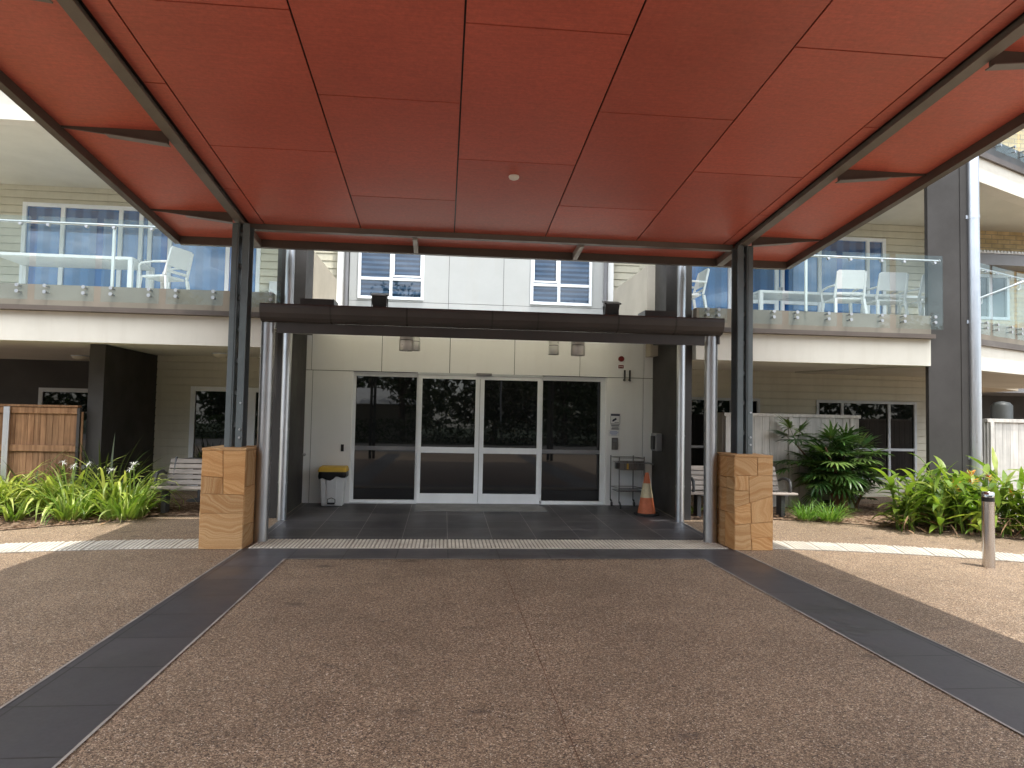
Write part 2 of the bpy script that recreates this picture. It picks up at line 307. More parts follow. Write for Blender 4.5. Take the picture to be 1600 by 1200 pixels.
# ------------------------------------------------------------------ mesh helpers
def gz(y): return 0.0 if y < 9.4 else (.1 * (y - 9.4) / 3.4 if y < 12.8 else .1)
class MB:
    def __init__(s): s.v = []; s.f = []; s.c = []; s.cur = (.5, .5, .5); s.sm = []; s.smooth = False
    def attr(s, *c): s.cur = c
    def add(s, vs, fs, smooth=None, cols=None):
        o = len(s.v); s.v += [tuple(v) for v in vs]; s.c += (cols or [s.cur] * len(vs))
        s.f += [tuple(i + o for i in f) for f in fs]
        s.sm += [s.smooth if smooth is None else smooth] * len(fs)
    def box(s, x0, x1, y0, y1, z0, z1):
        s.add([(x0, y0, z0), (x1, y0, z0), (x1, y1, z0), (x0, y1, z0), (x0, y0, z1), (x1, y0, z1), (x1, y1, z1), (x0, y1, z1)],
              [(0, 3, 2, 1), (4, 5, 6, 7), (0, 1, 5, 4), (1, 2, 6, 5), (2, 3, 7, 6), (3, 0, 4, 7)], False); return s
    def hexa(s, p):  # 8 points, bottom ring then top ring
        s.add(p, [(0, 3, 2, 1), (4, 5, 6, 7), (0, 1, 5, 4), (1, 2, 6, 5), (2, 3, 7, 6), (3, 0, 4, 7)], False); return s
    def prism(s, poly, d):  # planar polygon extruded by vector d
        n = len(poly); a = [Vector(p) for p in poly]; b = [p + Vector(d) for p in a]
        s.add(a + b, [tuple(range(n))[::-1], tuple(range(n, 2 * n))] + [(i, (i + 1) % n, n + (i + 1) % n, n + i) for i in range(n)], False); return s
    def poly(s, pts): s.add(pts, [tuple(range(len(pts)))], False); return s
    def tube(s, pts, r, n=10, cap=True):
        P = [Vector(p) for p in pts]; rs = r if isinstance(r, (list, tuple)) else [r] * len(P)
        rings = []; up = None
        for i, p in enumerate(P):
            t = (P[min(i + 1, len(P) - 1)] - P[max(i - 1, 0)]).normalized()
            if up is None: up = Vector((0, 0, 1)) if abs(t.z) < .9 else Vector((0, 1, 0))
            a = t.cross(up).normalized(); bb = a.cross(t).normalized(); up = bb
            rings.append([p + (a * math.cos(2 * math.pi * k / n) + bb * math.sin(2 * math.pi * k / n)) * rs[i] for k in range(n)])
        vs = [v for rg in rings for v in rg]; fs = []
        for i in range(len(P) - 1):
            for k in range(n): fs.append((i * n + k, i * n + (k + 1) % n, (i + 1) * n + (k + 1) % n, (i + 1) * n + k))
        s.add(vs, fs, True)
        if cap:
            s.add(rings[0], [tuple(range(n))], False); s.add(rings[-1], [tuple(range(n))[::-1]], False)
        return s
    def lathe(s, prof, c=(0, 0, 0), n=20):
        vs = []; fs = []
        for r, z in prof:
            for k in range(n): a = 2 * math.pi * k / n; vs.append((c[0] + r * math.cos(a), c[1] + r * math.sin(a), c[2] + z))
        for i in range(len(prof) - 1):
            for k in range(n): fs.append((i * n + k, i * n + (k + 1) % n, (i + 1) * n + (k + 1) % n, (i + 1) * n + k))
        s.add(vs, fs, True)
        s.add(vs[:n], [tuple(range(n))[::-1]], False); s.add(vs[-n:], [tuple(range(n))], False)
        return s
    def build(s, name, mat, parent=None, base=None, bevel=0, seg=2):
        org = Vector((0, 0, 0))
        if parent is not None:
            q = parent
            while q is not None: org += Vector(q.location); q = q.parent
        if base is not None: org = org if parent is not None else Vector(base)
        me = bpy.data.meshes.new(name)
        me.from_pydata([Vector(v) - org for v in s.v], [], s.f); me.update()
        a = me.color_attributes.new('bed', 'FLOAT_COLOR', 'POINT')
        flat = []
        for c in s.c: flat += [c[0], c[1], c[2], 1]
        a.data.foreach_set('color', flat)
        me.polygons.foreach_set('use_smooth', s.sm)
        me.materials.append(M[mat] if isinstance(mat, str) else mat)
        o = bpy.data.objects.new(name, me); COL.objects.link(o)
        if parent is not None: o.parent = parent
        else: o.location = org
        if bevel:
            b = o.modifiers.new('bevel', 'BEVEL'); b.width = bevel; b.segments = seg; b.limit_method = 'ANGLE'; b.angle_limit = R_(40)
            b.harden_normals = False
        return o
def tag(o, label=None, cat=None, group=None, kind=None):
    if label: o['label'] = label
    if cat: o['category'] = cat
    if group: o['group'] = group
    if kind: o['kind'] = kind
    return o
def thing(name, label, cat, loc=(0, 0, 0), group=None):
    o = bpy.data.objects.new(name, None); COL.objects.link(o); o.location = loc; o.empty_display_size = .2
    return tag(o, label, cat, group)
def struct(o): o['kind'] = 'structure'; return o
def part_label(o, l): o['label'] = l; return o
def dup(root, loc, rotz=0, label=None):
    r = root.copy(); COL.objects.link(r); r.location = loc; r.rotation_euler = (0, 0, rotz)
    if label: r['label'] = label
    for ch in list(root.children):
        c = ch.copy(); COL.objects.link(c); c.parent = r
        for g in list(ch.children):
            d = g.copy(); COL.objects.link(d); d.parent = c
    return r
rnd = random.uniform
CX = .69                                            # centre line of the entrance

# ------------------------------------------------------------------ ground, paving, beds
g = MB()
ys = [-70, -9, 9.4, 12.8, 90]
for a, b in zip(ys, ys[1:]): g.poly([(-90, a, gz(a)), (90, a, gz(a)), (90, b, gz(b)), (-90, b, gz(b))])
struct(g.build('ground', 'agg'))
rd = MB(); rd.poly([(-90, -15, .004), (90, -15, .004), (90, -6, .004), (-90, -6, .004)]); struct(rd.build('road', 'asphalt'))
lw = MB(); lw.poly([(-90, -70, .004), (90, -70, .004), (90, -15.2, .004), (-90, -15.2, .004)]); struct(lw.build('lawn', 'lawn'))
t = MB(); e = .004
XL0, XL1, XR0, XR1 = -2.37, -1.735, 3.12, 3.75
def fl(x0, x1, y0, y1, dz=e): t.poly([(x0, y0, gz(y0) + dz), (x1, y0, gz(y0) + dz), (x1, y1, gz(y1) + dz), (x0, y1, gz(y1) + dz)])
fl(XL0, XL1, -5, 8.77); fl(XR0, XR1, -5, 8.77); fl(XL1, XR0, 8.15, 8.77)
struct(t.build('tiled_border', 'tile2')); t = MB()
fl(XL0, XR1, 9.37, 9.4); fl(-2.39, 3.77, 9.4, 12.8)
struct(t.build('tiled_path', 'tile'))
ed = MB()
def edge(x0, y0, x1, y1, w=.009):
    d = Vector((x1 - x0, y1 - y0, 0)); L = d.length; n = max(1, int(L / .25)); d.normalize(); q = Vector((-d.y, d.x, 0))
    for i in range(n):
        a = Vector((x0, y0, 0)) + d * L * i / n; b = Vector((x0, y0, 0)) + d * L * (i + 1) / n
        w0 = w * (.75 + .5 * ((i * 37) % 11) / 11); w1 = w * (.75 + .5 * (((i + 1) * 37) % 11) / 11)
        ed.poly([tuple(v + Vector((0, 0, gz(v.y) + .008))) for v in (a - q * w0, b - q * w1, b + q * w1, a + q * w0)][::1])
edge(XL0, -5, XL0, 8.73); edge(XL1, -5, XL1, 8.15); edge(XR0, -5, XR0, 8.15); edge(XR1, -5, XR1, 8.73)
edge(XL1, 8.15, XR0, 8.15); edge(-2.39, 9.4, -2.39, 12.5); edge(3.77, 9.4, 3.77, 12.5)
struct(ed.build('paving_edging', 'edge'))
sj = MB(); sj.box(CX - .0018, CX + .0018, -5, 8.13, .002, .0035); struct(sj.build('saw_cut', 'trunk'))
# tactile strip: ribbed 300 mm tiles
tc = MB()
def tact_tile(cx, cy, ang, s=.296):
    c, sn = math.cos(ang), math.sin(ang)
    def w(u, v, z): x = cx + u * c - v * sn; y = cy + u * sn + v * c; return (x, y, gz(y) + z)
    def bx(u0, u1, v0, v1, z0, z1, k=0):
        tc.hexa([w(u0, v0, z0), w(u1, v0, z0), w(u1, v1, z0), w(u0, v1, z0), w(u0 + k, v0 + k, z1), w(u1 - k, v0 + k, z1), w(u1 - k, v1 - k, z1), w(u0 + k, v1 - k, z1)])
    h = s / 2; tc.attr(.5, .5, .15); bx(-h, h, -h, h, .001, .009); tc.attr(.5, .5, rnd(.8, 1))
    for i in range(6):
        u = -h + s * (i + .5) / 6; bx(u - .0165, u + .0165, -h + .002, h - .002, .0085, .0155, .004)
def tact_run(pts):
    acc = 0
    P = [Vector((*p, 0)) for p in pts]
    tc.attr(.5, .5, .6); N_ = [Vector((-(b - a).y, (b - a).x, 0)).normalized() for a, b in zip(P, P[1:])]; N_.append(N_[-1])
    for a, b, na, nb in zip(P, P[1:], N_, N_[1:]):
        tc.poly([tuple(v + Vector((0, 0, gz(v.y) + .006))) for v in (a, b, b + nb * .6, a + na * .6)])
    for a, b in zip(P, P[1:]):
        d = b - a; L = d.length; n = int(L / .3 + .5); d.normalize(); q = Vector((-d.y, d.x, 0)); ang = math.atan2(d.y, d.x)
        for i in range(n):
            for v in (.15, .45):
                c = a + d * (L * (i + .5) / n) + q * v; tact_tile(c.x, c.y, ang)
tact_run([(-2.31, 8.775), (3.69, 8.775)])
def curve(f, x0, x1):
    n = int(abs(x1 - x0) / .31); return [(x0 + (x1 - x0) * i / n, f(x0 + (x1 - x0) * i / n)) for i in range(n + 1)]
tact_run(curve(lambda x: 8.78 - .055 * (-2.86 - x) - .042 * (-2.86 - x) ** 2, -8.9, -2.86))
tact_run(curve(lambda x: 8.79 - .11 * (x - 4.25) - .068 * (x - 4.25) ** 2, 4.25, 10.0))
struct(tc.build('tactile_paving', 'tact'))
def bed(pts, seed):
    b = MB(); random.seed(seed)
    b.poly([(x, y, gz(y) + .012) for x, y in pts]); return struct(b.build('garden_bed', 'mulch'))
bedL = [(-14, 8.0), (-8, 9.05), (-5.77, 9.9), (-4.95, 10.45), (-4.2, 11.06), (-2.62, 11.15), (-2.62, 12.8), (-14, 12.8)]
bedR = [(4.0, 11.05), (5.43, 11.05), (6.2, 10.85), (7.08, 10.4), (8.39, 9.5), (10, 8.35), (14, 6.9), (14, 12.8), (4.0, 12.8)]
bed(bedL, 1); bed(bedR, 2)
# leaf litter and bark chips scattered over the beds
random.seed(11); lt = MB()
def inpoly(x, y, P):
    r = False
    for (x0, y0), (x1, y1) in zip(P, P[1:] + P[:1]):
        if (y0 > y) != (y1 > y) and x < (x1 - x0) * (y - y0) / (y1 - y0) + x0: r = not r
    return r
for P, x0, x1, y0, y1, cnt in ((bedL, -9, -2.7, 9.6, 12.4, 1500), (bedR, 4.1, 10.5, 8.4, 12.6, 2100)):
    k = 0
    while k < cnt:
        x, y = rnd(x0, x1), rnd(y0, y1)
        if not inpoly(x, y + rnd(-.05, .05), P): continue
        k += 1; a = rnd(0, 6.3); L = rnd(.015, .05); w = L * rnd(.25, .6); z = gz(y) + .014 + rnd(0, .02)
        c, s_ = math.cos(a), math.sin(a); tl = rnd(-.3, .3) * L; lt.attr(.5, .5, rnd(0, 1))
        lt.add([(x - c * L, y - s_ * L, z), (x + s_ * w, y - c * w, z + abs(tl)), (x + c * L, y + s_ * L, z + tl * .5 + .004), (x - s_ * w, y + c * w, z + .008)], [(0, 1, 2, 3)])
for k in range(170):
    x, y = rnd(-8, 9.5), rnd(5.5, 10.6)
    if -2.4 < x < 3.8 or (abs(x - .7) < 4.6 and rnd(0, 1) < .7): continue
    a = rnd(0, 6.3); L = rnd(.012, .035); w = L * rnd(.3, .6); z = gz(y) + .008; c, s_ = math.cos(a), math.sin(a); lt.attr(.5, .5, rnd(0, 1))
    lt.add([(x - c * L, y - s_ * L, z), (x + s_ * w, y - c * w, z + .006), (x + c * L, y + s_ * L, z + .004), (x - s_ * w, y + c * w, z + .008)], [(0, 1, 2, 3)])
o = lt.build('leaf_litter', 'litter'); tag(o, 'dry brown leaf litter and bark chips lying on the garden beds and paving edges', 'leaf litter', kind='stuff')

# ------------------------------------------------------------------ canopy
SL = -.09
def cz(y): return 4.10 + SL * (y - 9.1)              # soffit plane of the canopy
Y0, Y1 = -1.6, 9.96
can = thing('entrance_canopy', 'large drive-through canopy with red panelled soffit and brown steel beams', 'canopy', (CX, 0, 0))
def slab(mb, x0, x1, y0, y1, z0, z1):                # box following the canopy slope; z relative to the soffit plane
    mb.hexa([(x0, y0, cz(y0) + z0), (x1, y0, cz(y0) + z0), (x1, y1, cz(y1) + z0), (x0, y1, cz(y1) + z0),
             (x0, y0, cz(y0) + z1), (x1, y0, cz(y0) + z1), (x1, y1, cz(y1) + z1), (x0, y1, cz(y1) + z1)])
BL, BR = -2.62, 4.0                                 # main beams
so = MB(); random.seed(5)
xs = [BL + .05, -2.375, -1.142, .084, 1.308, 2.565, 3.79, BR - .05]
gp = .0075
for i in range(7):
    off = 6.02 if i in (2, 4) else 7.095
    if i in (0, 6): off = 6.0
    cuts = [Y0] + [off + 2.165 * k for k in range(-6, 4) if Y0 + .1 < off + 2.165 * k < 9.2] + [9.27]
    for a, b in zip(cuts, cuts[1:]):
        so.attr(.5, .5, rnd(0, 1)); slab(so, xs[i] + gp, xs[i + 1] - gp, a + gp, b - gp, 0, .012)
so.build('soffit', 'soffit', can)
bk = MB(); slab(bk, BL, BR, Y0, 9.3, .02, .04); bk.build('soffit_backing', 'black', can)
for x0, x1 in ((-3.68, BL - .05), (BR + .05, 5.06)):
    s2 = MB(); s2.attr(.5, .5, .8); slab(s2, x0, x1, Y0, Y1 - .06, .01, .03); s2.build('side_soffit', 'soffit', can)
s2 = MB(); s2.attr(.5, .5, .7); slab(s2, BL, BR, 9.35, Y1 - .06, .01, .03); s2.build('rear_soffit', 'soffit', can)
for x in (BL, BR):
    b = MB(); slab(b, x - .055, x + .055, Y0, 9.34, -.075, -.063); slab(b, x - .012, x + .012, Y0, 9.34, -.063, .06)
    slab(b, x - .05, x + .05, Y0, 9.34, .045, .06)
    b.build('main_beam', 'brownlt', can)
b = MB(); slab(b, BL + .06, BR - .06, 9.27, 9.35, -.07, .05); b.build('cross_beam', 'brownlt', can)
for x0, x1 in ((-3.74, -3.66), (5.04, 5.12)):
    b = MB(); slab(b, x0, x1, Y0, Y1, -.085, .22); b.build('edge_beam', 'brown', can)
b = MB(); slab(b, -3.658, 5.038, Y1 - .06, Y1, -.10, .22); b.build('rear_fascia', 'brown', can)
b = MB(); slab(b, -3.658, 5.038, Y0, Y0 + .06, -.10, .22); b.build('front_fascia', 'brown', can)
b = MB(); slab(b, -3.655, 5.035, Y0 + .07, Y1 - .07, .10, .13); b.build('roof_sheet', 'gutter', can)
b = MB(); slab(b, -3.66, 5.04, Y1 + .12, Y1 + .50, .14, .26); b.build('rear_shadow_strip', 'gutter', can)  # unseen strip added; its gap drops a lit line and shadow band on the paving
for k in range(-5, 2):
    y = 6.88 + 2.06 * k
    if y < Y0 + .3 or y > 9.2: continue
    for xr, xt in ((BL - .06, -3.655), (BR + .06, 5.035)):
        b = MB(); w = .012; z0 = cz(y)
        xm = xr + (xt - xr) * .58
        b.hexa([(xr, y - w, z0 - .11), (xt, y - w, z0 - .005), (xt, y + w, z0 - .005), (xr, y + w, z0 - .11),
                (xr, y - w, z0 + .03), (xt, y - w, z0 + .03), (xt, y + w, z0 + .03), (xr, y + w, z0 + .03)])
        o = b.build('outrigger', 'brown', can)
        c = MB(); zz = lambda x: z0 - .11 + (x - xr) / (xt - xr) * .105 - .006
        c.hexa([(xr, y - .05, zz(xr) - .006), (xm, y - .05, zz(xm) - .006), (xm, y + .05, zz(xm) - .006), (xr, y + .05, zz(xr) - .006),
                (xr, y - .05, zz(xr) + .004), (xm, y - .05, zz(xm) + .004), (xm, y + .05, zz(xm) + .004), (xr, y + .05, zz(xr) + .004)])
        c.build('flange', 'brownlt', o)
for x in (BL, -.44, 1.83, BR):                      # tapered stubs to the rear fascia
    b = MB(); w = .03 if x not in (BL, BR) else .05; ya, yb = 9.36, Y1 - .07
    b.hexa([(x - w, ya, cz(ya) - .09), (x + w, ya, cz(ya) - .09), (x + w, yb, cz(yb) - .10), (x - w, yb, cz(yb) - .10),
            (x - w, ya, cz(ya)), (x + w, ya, cz(ya)), (x + w, yb, cz(yb)), (x - w, yb, cz(yb))])
    b.build('stub_bracket', 'brownlt' if x in (BL, BR) else 'stub', can)
def channel_post(x, y, zb):
    b = MB(); zt = cz(y) - .08
    for sx in (-1, 1):                               # two back-to-back channels with a dark slot between
        b.box(x + sx * .030 - .008, x + sx * .030 + .008, y - .1, y + .1, zb, zt)
        for sy in (-1, 1):
            x0, x1 = sorted((x + sx * .040, x + sx * .105)); b.box(x0, x1, y + sy * .1 - .009, y + sy * .1 + .009, zb + .0005, zt)
    for i in range(7): b.box(x - .022, x + .022, y - .06, y + .06, zb + .25 + i * .4, zb + .31 + i * .4)
    o = b.build('post', 'post', can)
    for z in (zb + .12, zb + .22, zb + .55): bt = MB(); bt.tube([(x + .075, y - .125, z), (x + .075, y - .10, z)], .013, 8); bt.build('bolt', 'zinc', o)
channel_post(-2.595, 9.12, 1.205); channel_post(4.005, 9.12, 1.215)
channel_post(-2.595, -1.0, .02); channel_post(4.005, -1.0, .02)
sd = MB(); sd.lathe([(.055, .0), (.058, -.012), (.05, -.03), (.03, -.04), (.012, -.045)], (.695, 7.43, cz(7.43)))
tag(sd.build('smoke_detector', 'ivory', base=(.695, 7.43, cz(7.43))), 'small round white smoke detector on the red canopy soffit', 'smoke detector')

# ------------------------------------------------------------------ sandstone pillars: irregular cladding stones
def clip(poly, nx, ny, c):                            # keep nx*x+ny*y<=c
    out = []
    for i in range(len(poly)):
        a, b = poly[i], poly[(i + 1) % len(poly)]; da = nx * a[0] + ny * a[1] - c; db = nx * b[0] + ny * b[1] - c
        if da <= 0: out.append(a)
        if (da < 0 < db) or (db < 0 < da):
            t_ = da / (da - db); out.append((a[0] + (b[0] - a[0]) * t_, a[1] + (b[1] - a[1]) * t_))
    return out
def cladding(w, h, rg):
    """split a w x h face into irregular stones by random cuts"""
    todo = [[(0, 0), (w, 0), (w, h), (0, h)]]; done = []
    while todo:
        p = todo.pop(); xs_ = [q[0] for q in p]; ys_ = [q[1] for q in p]; W, H = max(xs_) - min(xs_), max(ys_) - min(ys_)
        if max(W, H) < .36 or W * H < .07 or (max(W, H) < .55 and rg.random() < .4): done.append(p); continue
        cx = min(xs_) + W * rg.uniform(.35, .65); cy = min(ys_) + H * rg.uniform(.35, .65)
        a = rg.choice((0, 0, 0, rg.gauss(0, .3))) + rg.gauss(0, .03) + (0 if W > H * .9 else math.pi / 2)
        nx, ny = math.cos(a), math.sin(a); c = nx * cx + ny * cy
        for q in (clip(p, nx, ny, c), clip(p, -nx, -ny, -c)):
            if len(q) > 2: todo.append(q)
    return done
def pillar(x0, x1, y0, y1, h, seed, label):
    rg = random.Random(seed); b = MB(); core = .014
    b.attr(.05, .3, .9); b.box(x0 + core, x1 - core, y0 + core, y1 - core, 0, h - .03)
    def face(o, u, n, w, hh):
        o, u, n = Vector(o), Vector(u), Vector(n)
        for p in cladding(w, hh, rg):
            cx = sum(q[0] for q in p) / len(p); cy = sum(q[1] for q in p) / len(p)
            proud = rg.uniform(.0, .008)
            b.attr(rg.choice((0, 0, 0, .06, .12, .5, .88, .95)), rg.random(), rg.random())
            k1 = .0015; vo = []; vi = []
            for qx, qy in p:
                dx, dy = cx - qx, cy - qy; L = math.hypot(dx, dy) + 1e-6
                ex, ey = qx + dx / L * k1, qy + dy / L * k1; fx, fy = qx + dx / L * .008, qy + dy / L * .008
                z = Vector((0, 0, 1))
                vo.append(o + u * ex + z * ey + n * (-.004)); vi.append(o + u * fx + z * fy + n * proud)
            m = len(p); cc = o + u * cx + Vector((0, 0, 1)) * cy + n * (proud + rg.uniform(-.002, .006))
            vm_ = [v * .995 + w_ * .005 + n * 0 for v, w_ in zip(vo, vi)]
            ve = [o + u * (qx + (cx - qx) * .03) + Vector((0, 0, 1)) * (qy + (cy - qy) * .03) + n * (proud * .6) for qx, qy in p]
            b.add(vo + ve + vi + [cc], [(i, (i + 1) % m, m + (i + 1) % m, m + i) for i in range(m)] +
                  [(m + i, m + (i + 1) % m, 2 * m + (i + 1) % m, 2 * m + i) for i in range(m)] + [(2 * m + i, 2 * m + (i + 1) % m, 3 * m) for i in range(m)])
    face((x0, y0, 0), (1, 0, 0), (0, -1, 0), x1 - x0, h - .03); face((x1, y0, 0), (0, 1, 0), (1, 0, 0), y1 - y0, h - .03)
    face((x1, y1, 0), (-1, 0, 0), (0, 1, 0), x1 - x0, h - .03); face((x0, y1, 0), (0, -1, 0), (-1, 0, 0), y1 - y0, h - .03)
    root = thing('sandstone_pillar', label, 'pillar', ((x0 + x1) / 2, (y0 + y1) / 2, 0), 'sandstone pillars under the canopy posts')
    b.build('stone_cladding', 'stone', root)
    c = MB(); c.attr(.02, rg.random(), .4); c.box(x0 - .005, x1 + .005, y0 - .005, y1 + .005, h - .03, h); c.build('capstone', 'stone', root, bevel=.006)
pillar(-2.865, -2.36, 8.735, 9.5, 1.205, 21, 'tan sandstone clad pillar in front of the left bench')
pillar(3.735, 4.24, 8.70, 9.42, 1.215, 34, 'tan sandstone clad pillar at the right, nearer the steel bollard')

# ------------------------------------------------------------------ stainless columns and the entrance roof
def pipe_col(name, x, y, z0, z1, r, mat, label, cat, group=None, bands=()):
    root = thing(name, label, cat, (x, y, z0), group)
    b = MB(); b.tube([(x, y, z0), (x, y, z1)], r, 28); b.build('shaft', mat, root)
    for z in bands: c = MB(); c.tube([(x, y, z - .012), (x, y, z + .012)], r + .004, 28); c.build('sleeve', mat, root)
    return root
G1 = 'stainless columns carrying the entrance roof'
pipe_col('steel_column', -2.275, 9.24, 0, 2.82, .088, 'steel', 'round stainless column beside the left sandstone pillar', 'column', G1, (.30, 1.0))
pipe_col('steel_column', 3.62, 9.24, 0, 2.80, .088, 'steel', 'round stainless column beside the right sandstone pillar', 'column', G1, (.30, 1.0))
pipe_col('downpipe', -2.375, 10.83, gz(10.83), 6.2, .068, 'zinc', 'silver round downpipe against the left charcoal blade wall', 'downpipe', None, (.6, 1.4, 3.3))
pipe_col('downpipe', 3.75, 10.83, gz(10.83), 6.2, .068, 'zinc', 'silver round downpipe against the right charcoal blade wall', 'downpipe', None, (.6, 1.4, 3.3))

rf = thing('entrance_roof', 'low flat roof with dark brown gutter over the glass entry doors', 'roof', (CX, 9, 2.6))
def sz(y): return 2.70 + .095 * (y - 9.0)
gb = MB(); prof = [(9.16, 3.01), (9.02, 3.02), (9.0, 3.0), (9.0, 2.965), (9.012, 2.90), (9.045, 2.845), (9.09, 2.81), (9.16, 2.795)]
gx0, gx1 = -2.335, 3.715
n = len(prof); gb.add([(gx0, y, z) for y, z in prof] + [(gx1, y, z) for y, z in prof],
                      [(i, i + 1, n + i + 1, n + i) for i in range(n - 1)] + [tuple(range(n)), tuple(range(n, 2 * n))[::-1], (n - 1, 0, n, 2 * n - 1)])
gu = gb.build('gutter', 'gutter', rf)
for x in (-1.46, -.50, .60, 1.20, 2.27, 3.05):
    c = MB(); c.add([(x - .012, y - .004, z) for y, z in prof[1:]] + [(x + .012, y - .004, z) for y, z in prof[1:]], [(i, i + 1, n + i, n - 1 + i) for i in range(n - 2)]); c.build('gutter_joint', 'dark', gu)
b = MB(); b.box(-2.15, 3.50, 9.165, 9.20, 2.665, 2.795); b.build('fascia', 'gutter', rf)
def sl2(mb, x0, x1, y0, y1, a, c):
    mb.hexa([(x0, y0, sz(y0) + a), (x1, y0, sz(y0) + a), (x1, y1, sz(y1) + a), (x0, y1, sz(y1) + a), (x0, y0, sz(y0) + c), (x1, y0, sz(y0) + c), (x1, y1, sz(y1) + c), (x0, y1, sz(y1) + c)])
b = MB()
for x0, x1 in ((-2.30, -1.106), (-1.098, .086), (.094, 1.24), (1.248, 2.43), (2.438, 3.68)): sl2(b, x0, x1, 9.21, 12.44, 0, .003)
b.build('soffit', 'soffent', rf)
b = MB(); sl2(b, -2.335, 3.715, 9.17, 13.98, .20, .203); b.build('roof_sheet', 'leak_sheet', rf)
for x0, x1 in ((-2.335, -2.305), (3.685, 3.715)):
    b = MB(); sl2(b, x0, x1, 9.17, 12.4, -.03, .2); b.build('barge_board', 'gutter', rf)
for x0, x1 in ((-2.1, -1.62), (3.0, 3.48)): b = MB(); b.box(x0, x1, 10.3, 10.7, 2.9, 3.30); b.build('flashing_box', 'gutter', rf)
GL = 'round surface lights under the entrance roof'
def can_light(x, y, r, label):
    root = thing('ceiling_light', label, 'light', (x, y, sz(y)), GL); z = sz(y)
    b = MB(); b.lathe([(r * .96, 0), (r * .96, -.085)], (x, y, z), 28); b.build('collar', 'silver', root)
    b = MB(); b.lathe([(r * .9, -.085), (r * .9, -.095)], (x, y, z), 28); b.build('shadow_gap', 'black', root)
    b = MB(); b.lathe([(r, -.095), (r, -.24), (r * .93, -.245), (r * .9, -.22)], (x, y, z), 28); b.build('housing', 'silver', root)
can_light(-.56, 10.2, .103, 'larger silver cylinder light at left under the entrance roof')
can_light(1.955, 10.2, .103, 'larger silver cylinder light at right under the entrance roof')
can_light(-.51, 11.9, .09, 'smaller silver cylinder light partly hidden behind the left one')
can_light(1.86, 11.9, .09, 'smaller silver cylinder light left of the larger right one')
def flood(x, label):
    y, z = 9.42, 3.055; root = thing('floodlight', label, 'floodlight', (x, y, z), 'black floodlights on the entrance roof')
    b = MB(); b.tube([(x - .105, y + .03, z + .14), (x - .105, y, z), (x + .105, y, z), (x + .105, y + .03, z + .14)], .008, 6); b.build('bracket', 'black', root)
    b = MB(); b.hexa([(x - .09, y - .03, z + .02), (x + .09, y - .03, z + .02), (x + .09, y + .10, z + .03), (x - .09, y + .10, z + .03),
                      (x - .10, y - .09, z + .15), (x + .10, y - .09, z + .15), (x + .10, y + .06, z + .20), (x - .10, y + .06, z + .20)])
    b.build('housing', 'iron', root, bevel=.008)
    b = MB(); b.hexa([(x - .115, y - .10, z + .152), (x + .115, y - .10, z + .152), (x + .115, y + .07, z + .205), (x - .115, y + .07, z + .205),
                      (x - .115, y - .105, z + .168), (x + .115, y - .105, z + .168), (x + .115, y + .065, z + .221), (x - .115, y + .065, z + .221)])
    b.build('lens_frame', 'black', root)
    b = MB(); b.hexa([(x - .09, y - .111, z + .155), (x + .09, y - .111, z + .155), (x + .09, y - .1055, z + .155), (x - .09, y - .1055, z + .155),
                      (x - .09, y - .111, z + .166), (x + .09, y - .111, z + .166), (x + .09, y - .1055, z + .166), (x - .09, y - .1055, z + .166)])
    b.build('lens', 'alumd', root)
flood(-.885, 'black floodlight on the entrance roof below the left upper window')
flood(2.265, 'black floodlight on the entrance roof right of the right upper window')

# ------------------------------------------------------------------ the building
bd = thing('care_home', 'two storey care home with cream walls, weatherboards, balconies and dark blade walls', 'building', (CX, 14, 0))
def P(name, mat, *boxes, bevel=0):
    b = MB()
    for q in boxes: b.box(*q)
    return b.build(name, mat, bd, bevel=bevel)
YF = 12.45
# entrance wall panels with open joints over a dark backing
P('wall_backing', 'black', (-2.6, -1.64, YF + .03, YF + .06, .05, 3.3), (2.97, 3.98, YF + .03, YF + .06, .05, 3.3), (-1.64, 2.97, YF + .03, YF + .06, 2.40, 3.3))
jt = .005; pb = []
vx = [-2.6, -2.313, -1.105, .087, 1.243, 2.431, 3.618, 3.98]
for a, b_ in zip(vx, vx[1:]): pb.append((a + jt, b_ - jt, YF, YF + .029, 2.395 + jt, 3.3))
pb += [(-2.285 + jt, -1.60, YF, YF + .029, .08, 2.395 - jt), (2.93, 3.606 - jt, YF, YF + .029, .08, 2.395 - jt), (3.606 + jt, 3.98, YF, YF + .029, .08, 2.395 - jt)]
P('entrance_wall', 'white', *pb, bevel=.002)
o = P('cupboard_door', 'white', (-2.6, -2.285 - jt, YF, YF + .029, .08, 2.395 - jt), bevel=.002)
b = MB(); b.tube([(-2.375, YF, .93), (-2.375, YF - .05, .93)], .012, 10)
for rr, yy in ((.018, .045), ): b.lathe([(.004, -.03), (.02, -.026), (.03, -.012), (.032, 0), (.028, .014), (.012, .02)], (-2.375, YF - .06, .93), 16)
b.build('knob', 'steel', o)
P('reveal', 'white', (-1.60, -1.595, YF + .029, YF + .2, .08, 2.39), (2.925, 2.93, YF + .029, YF + .2, .08, 2.39))
P('interior_dark', 'black', (-1.64, 2.97, YF + .45, YF + .5, .05, 2.45)); P('wall_backing', 'black', (-2.6, 3.98, YF + .062, YF + .079, 2.392, 3.3))
